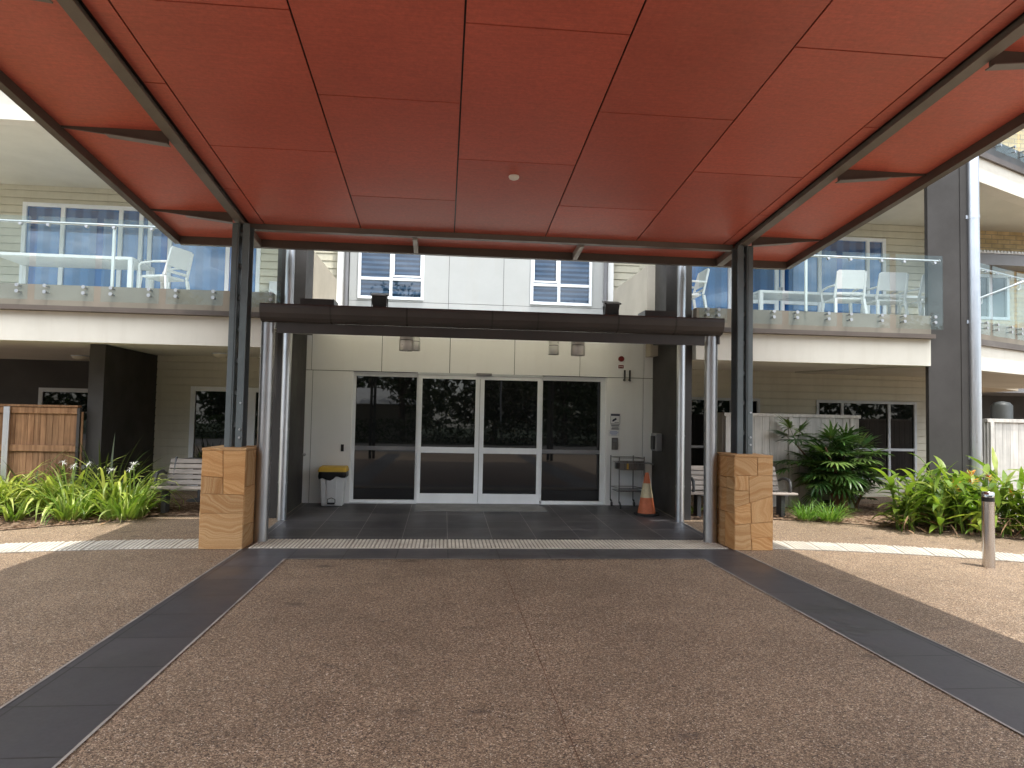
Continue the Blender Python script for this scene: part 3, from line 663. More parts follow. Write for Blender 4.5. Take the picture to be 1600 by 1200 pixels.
# glazing: sidelights and sliding leaves
def frame_box(mb, x0, x1, z0, z1, y0, y1, wl, wr=None, wb=None, wt=None):
    wr = wl if wr is None else wr; wb = wl if wb is None else wb; wt = wl if wt is None else wt
    mb.box(x0, x0 + wl, y0, y1, z0, z1); mb.box(x1 - wr, x1, y0, y1, z0, z1)
    mb.box(x0 + wl, x1 - wr, y0 + .001, y1 - .001, z0, z0 + wb); mb.box(x0 + wl, x1 - wr, y0 + .001, y1 - .001, z1 - wt, z1)
YD = 12.56
def pane(x0, x1, z0, z1, y, parent, mat='pane', th=.008, name='pane'):
    b = MB(); b.box(x0, x1, y, y + th, z0, z1); return b.build(name, mat, parent)
fr = MB(); fr.box(-1.595, -1.545, YD - .03, YD + .08, .095, 2.39); fr.box(2.84, 2.925, YD - .03, YD + .08, .095, 2.39)
fr.box(-1.545, 2.84, YD - .032, YD + .082, 2.315, 2.39); fr.box(-1.545, -.44, YD - .031, YD + .081, .095, .15); fr.box(1.77, 2.84, YD - .031, YD + .081, .095, .15)
fr.box(-.485, -.435, YD - .032, YD + .082, .15, 2.315); fr.box(1.71, 1.775, YD - .032, YD + .082, .15, 2.315)
f = fr.build('entrance_glazing', 'alum', bd, bevel=.003)
pane(-1.545, -.485, .15, 2.315, YD + .01, f); pane(1.775, 2.84, .15, 2.315, YD + .01, f)
tr = MB(); tr.box(-1.543, -.487, YD + .002, YD + .009, 1.015, 1.085); tr.box(1.777, 2.838, YD + .002, YD + .009, 1.0, 1.07); tr.build('midrail', 'alumd', f)
for x0, x1 in ((-.45, .632), (.640, 1.735)):
    m_ = MB(); yl = YD - .10
    frame_box(m_, x0, x1, .105, 2.35, yl, yl + .05, .065 if x0 < 0 else .075, .075 if x0 < 0 else .065, .17, .055)
    m_.box(x0 + .066, x1 - .066, yl + .001, yl + .049, .985, 1.09)
    d = m_.build('door_leaf', 'alum', bd, bevel=.003)
    w = MB(); w.box(x0 + .06, x1 - .06, yl + .02, yl + .028, .25, 2.31); w.build('pane', 'pane', d)
P('door_header', 'alumg', (-.47, 1.75, YD - .11, YD - .033, 2.352, 2.40), bevel=.004)
P('threshold', 'alumg', (-1.6, 2.93, YD - .12, YD + .1, .093, .104))
def small(name, label, cat, mb, mat, base, **k):
    o = mb.build(name, mat, base=base, **k); return tag(o, label, cat)
b = MB(); b.box(.56, .84, YD - .16, YD - .112, 2.365, 2.41); small('door_sensor', 'flat grey motion sensor above the sliding entry doors', 'sensor', b, 'alumd', (.7, YD - .13, 2.36), bevel=.012)

# blade walls, side walls, end column
P('blade_wall', 'dark', (-2.6, -2.4, 10.97, YF - .002, 0, 3.05)); P('blade_wall', 'dark', (3.78, 3.98, 10.97, YF - .002, 0, 3.05))
P('upper_blade', 'dark', (-2.6, -2.17, 11.0, 11.6, 3.052, 7.5)); P('upper_blade', 'dark', (3.55, 3.98, 11.0, 11.6, 3.052, 7.5))
P('side_wall', 'beige', (-2.6, -2.42, YF + .002, 14.2, 0, 3.0), (3.80, 3.98, YF + .002, 14.2, 0, 3.0))
P('cheek_wall', 'beige', (-2.30, -2.16, 11.602, 14.0, 3.2, 4.28)); part_label(P('cheek_wall', 'beige_shade', (3.41, 3.55, 11.602, 14.0, 3.2, 4.28)), 'shaded grey beige cheek wall')
P('blade_wall', 'dark', (-5.80, -5.56, 12.07, 14.19, 0, 2.705))
P('end_column', 'dark', (7.985, 8.56, 10.86, 10.94, 0, 10), (8.562, 8.71, 10.85, 11.63, 0, 10))
# upper centre wall with two windows
wy = 14.0
def siding(name, x0, x1, z0, z1, y, holes=(), pitch=.15, mat='siding'):
    b = MB(); cuts = sorted({z0, z1, *[h[2] for h in holes], *[h[3] for h in holes]}); nb = int((z1 - z0) / pitch) + 1
    for i in range(nb):
        ra, rb = z0 + i * pitch, min(z0 + (i + 1) * pitch, z1)
        zs = [ra] + [c for c in cuts if ra < c < rb] + [rb]
        for a, c in zip(zs, zs[1:]):
            mid = (a + c) / 2; seg = [(x0, x1)]
            for hx0, hx1, hz0, hz1 in holes:
                if hz0 < mid < hz1:
                    seg = [q for s0, s1 in seg for q in ((s0, min(s1, hx0)), (max(s0, hx1), s1)) if q[1] > q[0] + 1e-4]
            c = min(c, ra + pitch - .020) if c > ra + pitch - .0201 and c < z1 - .001 else c
            fa = y - .024 + .012 * (a - ra) / pitch; fc = y - .024 + .012 * (c - ra) / pitch
            for s0, s1 in seg:
                b.add([(s0, y + .03, a), (s1, y + .03, a), (s1, fa, a), (s0, fa, a), (s0, fc, c), (s1, fc, c), (s1, y + .03, c), (s0, y + .03, c)],
                      [(0, 1, 2, 3), (3, 2, 5, 4), (4, 5, 6, 7), (0, 3, 4, 7), (1, 6, 5, 2)])
    for s0, s1 in ((x0, x1),):
        zc = cuts
        for a, c in zip(zc, zc[1:]):
            seg = [(x0, x1)]
            for hx0, hx1, hz0, hz1 in holes:
                if hz0 < (a + c) / 2 < hz1: seg = [q for p0, p1 in seg for q in ((p0, min(p1, hx0)), (max(p0, hx1), p1)) if q[1] > q[0] + 1e-4]
            for p0, p1 in seg: b.box(p0 + .001, p1 - .001, y + .004, y + .028, a, c)
    return b.build(name, mat, bd)
def window(x0, x1, z0, z1, y, vs, hs, fw=.05, mat='alum', glass='pane', name='window', sashes=(), wv=None):
    """frame with mullions vs and rails hs=(xa,xb,z); panes sit behind"""
    vs = sorted(vs); b = MB(); frame_box(b, x0, x1, z0, z1, y - .03, y + .05, fw)
    for v in vs: b.box(v - (wv or fw) / 2, v + (wv or fw) / 2, y - .028, y + .048, z0 + fw, z1 - fw)
    for xa, xb, z in hs: b.box(xa, xb, y - .026, y + .046, z - fw / 2, z + fw / 2)
    for a in sashes: frame_box(b, *a, y - .04, y - .031, .035)
    f = b.build(name, mat, bd, bevel=.002); cs = [x0] + list(vs) + [x1]
    for a, c in zip(cs, cs[1:]): pane(a + .01, c - .01, z0 + .01, z1 - .01, y + .012 + .001 * (cs.index(a) % 2), f, glass)
    return f
w1 = (-1.75, -.455, 3.93, 5.5); w2 = (1.69, 2.95, 3.93, 5.5)
def rect_wall(name, mat, x0, x1, z0, z1, y, th, holes, joints=()):
    b = MB(); zc = sorted({z0, z1, *[h[2] for h in holes], *[h[3] for h in holes]})
    for a, c in zip(zc, zc[1:]):
        seg = [(x0, x1)]
        for h in holes:
            if h[2] < (a + c) / 2 < h[3]: seg = [q for s0, s1 in seg for q in ((s0, min(s1, h[0])), (max(s0, h[1]), s1)) if q[1] > q[0] + 1e-4]
        for s0, s1 in seg:
            js = [s0] + [j for j in joints if s0 + .01 < j < s1 - .01] + [s1]
            for p_, q_ in zip(js, js[1:]): b.box(p_ + (.004 if p_ > s0 else 0), q_ - (.004 if q_ < s1 else 0), y, y + th, a + .0, c)
    return b.build(name, mat, bd)
P('wall_backing', 'black', (-1.9, 3.2, wy + .022, wy + .03, 3.2, 3.93), (-.45, 1.69, wy + .022, wy + .03, 3.93, 9.5), (-1.9, 3.2, wy + .32, wy + .36, 3.2, 9.5))
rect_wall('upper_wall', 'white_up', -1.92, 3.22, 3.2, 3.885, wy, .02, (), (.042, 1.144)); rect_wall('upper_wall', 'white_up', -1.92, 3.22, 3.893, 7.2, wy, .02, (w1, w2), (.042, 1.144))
for w, sash in ((w1, 1), (w2, 0)):
    xm = w[0] + (w[1] - w[0]) * (.50 if sash else .46)
    sx = (xm + .03, w[1] - .04) if sash else (w[0] + .04, xm - .03)
    f = window(w[0], w[1], w[2], w[3], wy - .01, (xm,), ((w[0] + .05, xm - .026, 4.335), (xm + .026, w[1] - .05, 4.335)), .055, 'alum', 'pane_blind', sashes=((sx[0], sx[1], 4.375, 5.44),))
P('corner_trim', 'white', (-2.16, -2.03, 14.0, 14.1, 3.2, 7.2)); P('corner_trim', 'white', (3.28, 3.405, 14.0, 14.1, 3.2, 7.2))
for x in (-1.975, 3.235): b = MB(); b.tube([(x, 13.96, 3.2), (x, 13.96, 7.2)], .045, 14); b.build('wall_downpipe', 'greypipe', bd)
siding('recess_siding', -2.62, -2.16, 3.2, 7.2, 14.2); siding('recess_siding', 3.405, 4.0, 3.2, 7.2, 14.2)
# wings: siding walls, slabs, bands
YW = 14.2
dl = (-4.91, -2.66, .12, 2.12); wa = (7.87, 10.13, .46, 2.13); wb = (4.35, 6.62, .46, 2.13)
siding('ground_siding', -5.56, -2.6, .05, 2.75, YW, (dl,)); siding('ground_siding', 3.98, 10.9, .05, 2.75, YW, (wa, wb))
du = (-8.16, -3.69, 3.44, 5.60); dr = (4.55, 9.45, 3.44, 5.66)
siding('upper_siding', -13, -2.62, 3.44, 6.0, YW, (du,)); siding('upper_siding', 4.0, 10.4, 3.44, 6.0, YW, (dr,))
f = window(dl[0], dl[1], dl[2], dl[3], YW - .01, (-3.75,), (), .09, 'alum', 'pane', 'sliding_door', wv=.14)
f = window(wa[0], wa[1], wa[2], wa[3], YW - .01, (8.449, 9.506), ((8.475, 10.08, 1.10),), .055, 'alumg', 'pane')
f = window(wb[0], wb[1], wb[2], wb[3], YW - .01, (6.0, 5.0), ((4.4, 6.57, 1.10),), .055, 'alumg', 'pane')
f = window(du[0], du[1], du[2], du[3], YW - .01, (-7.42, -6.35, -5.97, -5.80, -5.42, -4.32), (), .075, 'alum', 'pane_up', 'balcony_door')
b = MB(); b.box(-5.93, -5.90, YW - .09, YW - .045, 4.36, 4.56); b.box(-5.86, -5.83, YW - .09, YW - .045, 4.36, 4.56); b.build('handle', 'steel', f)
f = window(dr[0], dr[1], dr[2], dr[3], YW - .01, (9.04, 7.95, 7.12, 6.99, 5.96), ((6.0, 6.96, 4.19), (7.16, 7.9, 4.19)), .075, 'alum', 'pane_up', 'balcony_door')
b = MB(); b.box(7.02, 7.05, YW - .09, YW - .045, 4.3, 4.5); b.box(7.07, 7.10, YW - .09, YW - .045, 4.3, 4.5); b.build('handle', 'steel', f)
# a black curtain strip is seen where two leaves overlap
# recessed dark wall left of the charcoal blade
lw_ = (-8.95, -7.75, .3, 2.09)
P('recess_wall', 'dark', (-14, lw_[0], 16.5, 16.7, 0, 2.8), (lw_[1], -5.2, 16.5, 16.7, 0, 2.8), (lw_[0], lw_[1], 16.5, 16.7, lw_[3], 2.8), (lw_[0], lw_[1], 16.5, 16.7, 0, lw_[2]),
  (-5.795, -5.56, 14.192, 16.5, 0, 2.8))
window(*lw_, 16.49, (), (), .09, 'alumg', 'pane')
for x0, x1 in ((-14, -2.605), (3.985, 7.98)):
    P('balcony_slab', 'taupe', (x0, x1, 10.79, 10.95, 3.132, 3.45))
    P('balcony_floor', 'soff', (x0, x1, 10.952, 14.17, 3.15, 3.44))
    P('edge_channel', 'brown', (x0, x1, 10.675, 10.95, 3.06, 3.13))
    P('fascia_band', 'cream', (x0, x1, 10.80, 11.0, 2.62, 3.058))
    P('ground_soffit', 'soff', (x0, x1, 11.002, 16.5 if x0 < 0 else 14.17, 2.71, 2.74))
    P('upper_band', 'cream', (x0, x1, 10.78, 11.0, 5.87, 6.36))
    P('upper_soffit', 'soffw', (x0, x1, 11.002, 14.17, 5.93, 5.96))
    P('upper_channel', 'brown', (x0, x1, 10.72, 11.0, 6.362, 6.50))
P('balcony_floor', 'soff', (7.982, 8.555, 10.955, 14.17, 3.15, 3.44)); P('ground_soffit', 'soff', (7.982, 8.555, 11.004, 14.17, 2.71, 2.74)); P('upper_soffit', 'soffw', (7.982, 8.555, 11.004, 14.17, 5.93, 5.96))
P('upper_storey', 'siding', (-14, -2.62, 12.5, 15, 6.5, 9.2), (4.0, 8.6, 12.5, 15, 6.5, 9.2))
P('roof', 'gutter', (-15, -2.2, 11.9, 18, 9.2, 9.35), (3.6, 9.4, 11.9, 18, 9.2, 9.35), (-2.19, 3.59, 14.0, 18, 9.2, 9.35))
P('rear_mass', 'dark', (-14, -2.65, 17, 18, 0, 9.2), (-2.64, 3.98, 15, 18, 3.2, 9.2), (4.0, 9.8, 15, 18, 0, 9.2))
P('weathered_patch', 'alumd', (-2.98, -2.66, YW - .10, YW - .028, 3.68, 3.86))

# balustrades (one thing each): glass panels with fixings, rail
def balustrade(name, label, S, d, segs, zb=3.21, zt=4.43, rail=None, rz=4.36, loc=None):
    S = Vector(S); d = Vector(d).normalized(); nrm = Vector((d.y, -d.x, 0))       # nrm points to the viewer
    root = thing(name, label, 'balustrade', tuple(S))
    def q(u, v, z): p = S + d * u + nrm * v; return (p.x, p.y, z)
    def bx(mb, u0, u1, v0, v1, z0, z1): mb.hexa([q(u0, v1, z0), q(u1, v1, z0), q(u1, v0, z0), q(u0, v0, z0), q(u0, v1, z1), q(u1, v1, z1), q(u1, v0, z1), q(u0, v0, z1)])
    for u0, u1, *hz in segs:
        b = MB(); bx(b, u0, u1, 0, .012, zb, zt); pn = b.build('glass_panel', 'clear', root)
        for u in (u0 + .14, u1 - .14):
            for z in (zb + .115, zb + .205):
                c = MB(); c.tube([q(u, -.085, z), q(u, .002, z)], .014, 10); c.tube([q(u, .013, z), q(u, .03, z)], .026, 14); c.build('fixing', 'steel', pn)
            c = MB(); c.tube([q(u, .013, zt - .12), q(u, .028, zt - .12)], .022, 12); c.tube([q(u, -.001, zt - .12), q(u, -.02, zt - .12)], .022, 12)
            c.tube([q(u, -.02, zt - .12), q(u, -.06, zt - .10), q(u, -.06, rz)], .007, 6); c.build('rail_clip', 'steel', pn)
    u0, u1 = rail; b = MB(); b.tube([q(u0, -.06, rz), q(u1, -.06, rz)], .021, 14)
    b.tube([q(u1, -.06, rz), q(u1 + .01, -.06, rz)], .032, 14); b.build('handrail', 'steel', root)
    return root, q, bx
segL = [(-3.2 - .912 * k, -3.2 - .912 * k + .812) for k in range(0, 9)] + [(-2.29 - .4, -2.47)]
rootL, q, bx = balustrade('glass_balustrade', 'clear glass balustrade with round steel fixings on the left balcony', (0, 10.70, 3.1), (1, 0, 0), [(a, min(b_, -2.47)) for a, b_ in segL[:9]], rail=(-11, -2.62))
b = MB(); b.box(-4.93, -4.895, 10.76, 10.795, 3.45, 4.34); b.build('rail_post', 'pvc', rootL)
rootR, q, bx = balustrade('glass_balustrade', 'clear glass balustrade with round steel fixings on the right balcony', (0, 10.70, 3.1), (1, 0, 0), [(7.305, 8.119), (6.382, 7.194), (5.473, 6.284), (4.555, 5.363), (3.99, 4.45)], rail=(3.99, 8.10))
b = MB(); b.box(5.79, 5.825, 10.76, 10.795, 3.45, 4.34); b.build('rail_post', 'pvc', rootR)
# the wing that angles back on the right
S2 = Vector((8.78, 10.93, 0)); d2 = Vector((.9, .436, 0)).normalized(); n2 = Vector((d2.y, -d2.x, 0))
def angbox(mb, u0, u1, v0, v1, z0, z1):
    f_ = lambda u, v, z: tuple(S2 + d2 * u - n2 * v + Vector((0, 0, z)))
    mb.hexa([f_(u0, v0, z0), f_(u1, v0, z0), f_(u1, v1, z0), f_(u0, v1, z0), f_(u0, v0, z1), f_(u1, v0, z1), f_(u1, v1, z1), f_(u0, v1, z1)])
aw = thing('angled_wing', 'wing angling back at the right edge with cream bricks and glass balconies', 'building', (12, 13, 0))
for zz in (0, 3.3):
    for nm, mt, v0, v1, a, c in (('balcony_slab', 'taupe', .04, .3, 3.132, 3.45), ('edge_channel', 'brown', 0, .3, 3.03, 3.13), ('fascia_band', 'cream', .05, .3, 2.60, 3.028), ('soffit', 'soffw', .302, 3.4, 2.68, 2.72)):
        b = MB(); angbox(b, 0, 9, v0, v1, a + zz, c + zz); b.build(nm, 'gutter' if zz and nm == 'balcony_slab' else mt, aw)
b = MB(); bw = (11.05, 12.42, 4.0, 5.0)
for x0, x1, z0, z1 in ((10.42, bw[0], 3.3, 9), (bw[1], 19, 3.3, 9), (bw[0], bw[1], 3.3, bw[2]), (bw[0], bw[1], bw[3], 9)): b.box(x0, x1, 14.3, 14.5, z0, z1)
b.build('brick_wall', 'brick', aw)
b = MB(); frame_box(b, bw[0], bw[1], bw[2], bw[3], 14.27, 14.36, .06); b.box(11.93, 12.01, 14.272, 14.358, 4.06, 4.94); f = b.build('window', 'alumg', aw)
pane(bw[0] + .03, bw[1] - .03, bw[2] + .03, bw[3] - .03, 14.32, f)
b = MB()
for i in range(34): x = 10.5 + i * .08; b.hexa([(x, 13.75, 5.36), (x + .05, 13.75, 5.36), (x + .05, 14.29, 5.46), (x, 14.29, 5.46), (x + .012, 13.75, 5.40), (x + .038, 13.75, 5.40), (x + .038, 14.29, 5.5), (x + .012, 14.29, 5.5)])
b.box(10.5, 13.2, 13.76, 14.29, 5.345, 5.359); hd = b.build('window_hood', 'roofw', aw)
b = MB(); b.box(10.5, 13.2, 13.8, 14.28, 5.10, 5.34); b.build('hood_underside', 'alumd', hd)
bl, q2, _ = balustrade('glass_balustrade', 'clear glass balustrade on the angled wing right of the silver downpipe', tuple(S2 + n2 * .03 + Vector((0, 0, 3.1))), d2, [(.05, .62), (.72, 1.5), (1.6, 2.4), (2.5, 3.3)], rail=(.02, 4))
bl, q2, _ = balustrade('glass_balustrade', 'highest glass balustrade, in the upper right corner above the cream band', tuple(S2 + n2 * .03 + Vector((0, 0, 6.4))), d2, [(.9, 1.7), (1.8, 2.6), (2.7, 3.5)], zb=6.52, zt=7.73, rail=(.9, 4), rz=7.66)
st = thing('stair_rail', 'sloping steel stair handrail seen through the far right balustrade', 'handrail', (10.2, 12.5, 3.4))
b = MB(); b.tube([(9.9, 12.5, 3.98), (12.2, 12.5, 4.87)], .022, 10); b.build('rail', 'steel', st)
for x in (10.3, 11.1, 11.9):
    z = 3.98 + (x - 9.9) * .387; b = MB(); b.tube([(x, 12.5, z - .02), (x, 12.5, z - .12), (x - .05, 12.5, z - .14)], .012, 8); b.build('bracket', 'steel', st)
b = MB(); b.prism([(10.05, 12.52, 3.35), (11.95, 12.52, 3.9), (11.95, 12.52, 4.72), (10.05, 12.52, 3.98)], (0, .01, 0)); b.build('glass_panel', 'clear', st)
# big downpipe on the end column
dp = thing('downpipe', 'tall pale silver downpipe on the wide charcoal column at the right', 'downpipe', (8.79, 10.85, 0))
b = MB(); b.tube([(8.79, 10.85, 0), (8.79, 10.85, 6.5)], .098, 26); b.build('pipe', 'zinc', dp)
for z in (1.12, 3.38, 5.15):
    b = MB(); b.tube([(8.79, 10.85, z - .03), (8.79, 10.85, z + .03)], .104, 26); b.box(8.66, 8.70, 10.84, 10.93, z - .03, z + .03); b.build('bracket', 'zinc', dp)
# distant low building seen under the angled wing
fb_ = thing('outbuilding', 'low dark outbuilding with pale eaves seen under the angled wing', 'building', (19, 23, 0))
b = MB(); b.box(16.2, 30, 23, 27, 0, 2.72); b.build('wall', 'dark', fb_)
b = MB(); b.hexa([(15, 19.6, 3.02), (17.3, 19.6, 2.72), (17.3, 28, 2.72), (15, 28, 3.02), (15, 19.6, 3.2), (17.3, 19.6, 2.88), (17.3, 28, 2.88), (15, 28, 3.2)]); b.build('eave', 'beige', fb_)
b = MB(); b.box(17.32, 30, 20.5, 28, 2.72, 2.86); b.build('roof', 'alumd', fb_)
b = MB(); b.lathe([(.30, 0), (.30, 2.3), (.22, 2.4), (.05, 2.44)], (17.6, 20.6, 0), 24)
tag(b.build('water_tank', 'tank', base=(17.6, 20.6, 0)), 'grey cylindrical tank standing before the low outbuilding at right', 'tank')

# ------------------------------------------------------------------ small fittings on walls
YS = YF - .001
def plate(name, label, cat, x0, x1, z0, z1, mat, th=.006, marks=(), mm='ink'):
    root = thing(name, label, cat, ((x0 + x1) / 2, YS, z0))
    b = MB(); b.box(x0, x1, YS - th, YS, z0, z1); b.build('plate', mat, root)
    if marks:
        b = MB()
        for a in marks: b.box(a[0], a[1], YS - th - .0015, YS - th - .0002, a[2], a[3])
        b.build('print', mm, root)
    return root
r = plate('camera_sign', 'white security camera notice with dark camera pictogram beside the doors', 'sign', 3.0, 3.185, 1.44, 1.745, 'sign', marks=[
    (3.01, 3.175, 1.70, 1.735), (3.005, 3.01, 1.56, 1.70), (3.175, 3.18, 1.56, 1.70), (3.08, 3.16, 1.578, 1.586), (3.01, 3.175, 1.545, 1.558),
    (3.02, 3.165, 1.515, 1.53), (3.03, 3.155, 1.49, 1.503), (3.025, 3.16, 1.455, 1.475)])
b = MB(); b.prism([(3.035, YS - .0075, 1.60), (3.055, YS - .0075, 1.595), (3.12, YS - .0075, 1.635), (3.105, YS - .0075, 1.668), (3.045, YS - .0075, 1.63)], (0, -.001, 0)); b.build('pictogram', 'ink', r)
plate('paper_notice', 'small pale blue printed notice under the camera sign', 'notice', 2.972, 3.17, 1.335, 1.445, 'sign', marks=[
    (3.0, 3.13, 1.415, 1.424), (2.99, 3.15, 1.395, 1.403), (3.0, 3.13, 1.375, 1.384), (3.02, 3.12, 1.353, 1.361)], mm='blueink')
r = thing('intercom', 'steel intercom keypad plate below the paper notice', 'intercom', (3.08, YS, 1.09))
b = MB(); b.box(3.03, 3.14, YS - .03, YS, 1.09, 1.305); b.build('faceplate', 'steeld', r, bevel=.004)
b = MB()
for i in range(4):
    for j in range(3): b.box(3.055 + j * .024, 3.07 + j * .024, YS - .034, YS - .0305, 1.12 + i * .024, 1.135 + i * .024)
b.box(3.05, 3.12, YS - .033, YS - .0305, 1.23, 1.28); b.build('keypad', 'alumd', r)
plate('exit_button', 'small black exit button plate on white wall above the pedal bin', 'button', -1.765, -1.715, .99, 1.11, 'black', .012)
b = MB(); b.tube([(3.184, YS, 2.735), (3.184, YS - .05, 2.735)], .05, 20); small('fire_bell', 'dark red round alarm bell high on the entrance wall', 'alarm', b, 'red', (3.184, YS, 2.735))
plate('alarm_sign', 'small red and white alarm sign below the red bell', 'sign', 3.14, 3.235, 2.565, 2.625, 'red', marks=[(3.155, 3.22, 2.59, 2.602), (3.155, 3.16, 2.578, 2.612), (3.215, 3.22, 2.578, 2.612)], mm='sign')
r = thing('spotlight', 'twin slim black tube spotlight below the red alarm sign', 'light', (3.3, YS, 2.33))
for x in (3.243, 3.338): b = MB(); b.tube([(x, YS - .06, 2.36), (x, YS - .06, 2.53)], .017, 12); b.tube([(x, YS - .06, 2.36), (x - .012, YS - .06, 2.335)], .024, 12); b.build('lamp_tube', 'iron', r)
b = MB(); b.tube([(3.243, YS - .03, 2.37), (3.338, YS - .03, 2.37)], .01, 8); b.box(3.27, 3.31, YS - .03, YS, 2.335, 2.375); b.build('bracket', 'ivory', r)
b = MB(); b.box(3.64, 3.775, YS - .32, YS - .003, 2.78, 3.06); small('corner_bulkhead', 'beige corner box under the roof by the right blade wall', 'bulkhead', b, 'beige', (3.7, YS - .16, 2.78))
r = thing('sanitiser_dispenser', 'grey hand sanitiser dispenser on the right charcoal blade wall', 'dispenser', (3.72, 12.0, 1.1))
b = MB(); b.box(3.665, 3.778, 11.83, 12.15, 1.10, 1.41); b.build('housing', 'alumd', r, bevel=.02)
b = MB(); b.box(3.640, 3.664, 11.9, 12.08, 1.13, 1.36); b.build('window', 'black', r, bevel=.008)
def oyster(x, y, z, label, r_=.15):
    root = thing('bulkhead_light', label, 'light', (x, y, z), 'round ceiling lights under the balcony')
    b = MB(); b.lathe([(r_, 0), (r_, -.02)], (x, y, z)); b.build('base', 'alumg', root)
    b = MB(); b.lathe([(r_ * .93, -.02), (r_ * .85, -.05), (r_ * .6, -.075), (.02, -.09)], (x, y, z)); b.build('diffuser', 'lamp', root)
oyster(-7.3, 14.9, 2.708, 'pale round ceiling light in the dark recess left of the charcoal blade', .2)
oyster(-4.11, 13.3, 2.708, 'pale round ceiling light above the left bench')
oyster(9.0 - .9, 12.6, 5.928, 'round ceiling light over the right balcony')
b = MB(); b.lathe([(.05, 0), (.05, -.012), (.03, -.02)], (.78, 11.2, sz(11.2))); small('downlight', 'tiny white downlight in the middle of the entrance soffit', 'light', b, 'ivory', (.78, 11.2, sz(11.2)))
r = thing('meter_box', 'white service box on weatherboards behind the left balcony glass', 'box', (-3.2, YW, 3.9))
b = MB(); b.box(-3.48, -3.0, YW - .13, YW - .025, 3.95, 4.22); b.build('case', 'pvc', r, bevel=.01); b = MB(); b.box(-3.15, -2.92, YW - .15, YW - .132, 3.98, 4.18); b.build('lid', 'pvc', r, bevel=.006)

# ------------------------------------------------------------------ entrance loose items
mt = MB(); z_ = lambda y: gz(y) + .006
mt.hexa([(-.44, 11.66, z_(11.66)), (1.78, 11.66, z_(11.66)), (1.72, 12.42, z_(12.42)), (-.44, 12.42, z_(12.42)), (-.44, 11.66, z_(11.66) + .01), (1.78, 11.66, z_(11.66) + .01), (1.72, 12.42, z_(12.42) + .01), (-.44, 12.42, z_(12.42) + .01)])
tag(mt.build('door_mat', 'matt', base=(.67, 12, gz(12))), 'long flat grey mat in front of the sliding doors', 'mat')
# pedal bin
bx0, bx1, by0, by1, bz = -2.05, -1.63, 12.06, 12.38, gz(12.2) + .004
pbn = thing('pedal_bin', 'white pedal bin with yellow lid and black liner beside the doors', 'bin', (-1.84, 12.2, bz))
b = MB(); i_ = .035
b.hexa([(bx0 + i_, by0 + i_, bz), (bx1 - i_, by0 + i_, bz), (bx1 - i_, by1 - i_, bz), (bx0 + i_, by1 - i_, bz), (bx0, by0, bz + .56), (bx1, by0, bz + .56), (bx1, by1, bz + .56), (bx0, by1, bz + .56)])
b.build('body', 'pvc', pbn, bevel=.02, seg=3)
b = MB(); b.hexa([(-1.92, by0 - .012 + i_, bz + .04), (-1.77, by0 - .012 + i_, bz + .04), (-1.77, by0 + .03, bz + .04), (-1.92, by0 + .03, bz + .04), (-1.93, by0 - .012, bz + .5), (-1.76, by0 - .012, bz + .5), (-1.76, by0 + .02, bz + .5), (-1.93, by0 + .02, bz + .5)])
b.build('front_panel', 'pvc', pbn, bevel=.006)
b = MB(); nn = 28
prof_ = []
for lay, (off, zz0) in enumerate(((.008, .475), (.018, .50), (.012, .575))):
    ring = []
    for k in range(nn):
        a = k / nn * 4; s_ = int(a); f_ = a - s_
        c_ = [(bx0 - off, by0 - off), (bx1 + off, by0 - off), (bx1 + off, by1 + off), (bx0 - off, by1 + off)]
        p0, p1 = c_[s_ % 4], c_[(s_ + 1) % 4]; x = p0[0] + (p1[0] - p0[0]) * f_; y = p0[1] + (p1[1] - p0[1]) * f_
        ring.append((x, y, bz + zz0 + (.022 * math.sin(k * 1.7) + (.02 if x > -1.8 else -.025) if lay == 0 else 0)))
    prof_ += ring
b.add(prof_, [(l * nn + k, l * nn + (k + 1) % nn, (l + 1) * nn + (k + 1) % nn, (l + 1) * nn + k) for l in range(2) for k in range(nn)], True); b.build('bin_liner', 'black', pbn)
b = MB(); b.hexa([(bx0 - .03, by0 - .03, bz + .575), (bx1 + .03, by0 - .03, bz + .575), (bx1 + .03, by1 + .02, bz + .575), (bx0 - .03, by1 + .02, bz + .575),
                  (bx0 - .01, by0 + .02, bz + .655), (bx1 + .01, by0 + .02, bz + .655), (bx1 + .01, by1, bz + .665), (bx0 - .01, by1, bz + .665)]); b.build('lid', 'yellow', pbn, bevel=.018, seg=3)
b = MB(); b.box(-1.9, -1.78, by0 - .06, by0 + .03, bz + .045, bz + .065); b.tube([(-1.90, by0 + .02, bz + .06), (-1.90, by0 - .012, bz + .12), (-1.84, by0 - .014, bz + .145), (-1.78, by0 - .012, bz + .12), (-1.78, by0 + .02, bz + .06)], .006, 6); b.build('pedal', 'black', pbn)
# trolley
tx0, tx1, ty0, ty1 = 3.0, 3.50, 11.98, 12.36; tz = gz(12.15) + .004
tr = thing('trolley', 'stainless steel two shelf trolley with drawer parked right of the doors', 'trolley', (3.25, 12.17, tz))
for x, y in ((tx0 + .06, ty0), (tx1, ty0), (tx0, ty1), (tx1 - .09, ty1)):
    b = MB(); b.tube([(x, y, tz + .13), (x, y, tz + .91)], .011, 10); leg = b.build('leg', 'steeld', tr)
    c = MB(); c.tube([(x, y, tz + .13), (x + .02, y - .01, tz + .09)], .016, 8); c.tube([(x + .008, y - .01, tz + .045), (x + .032, y - .01, tz + .045)], .043, 16); c.build('castor', 'iron', leg)
b = MB(); b.box(tx0 + .03, tx1, ty0, ty1, tz + .80, tz + .812); b.box(tx0 + .03, tx1, ty0, ty0 + .006, tz + .812, tz + .835); b.build('top_shelf', 'steeld', tr)
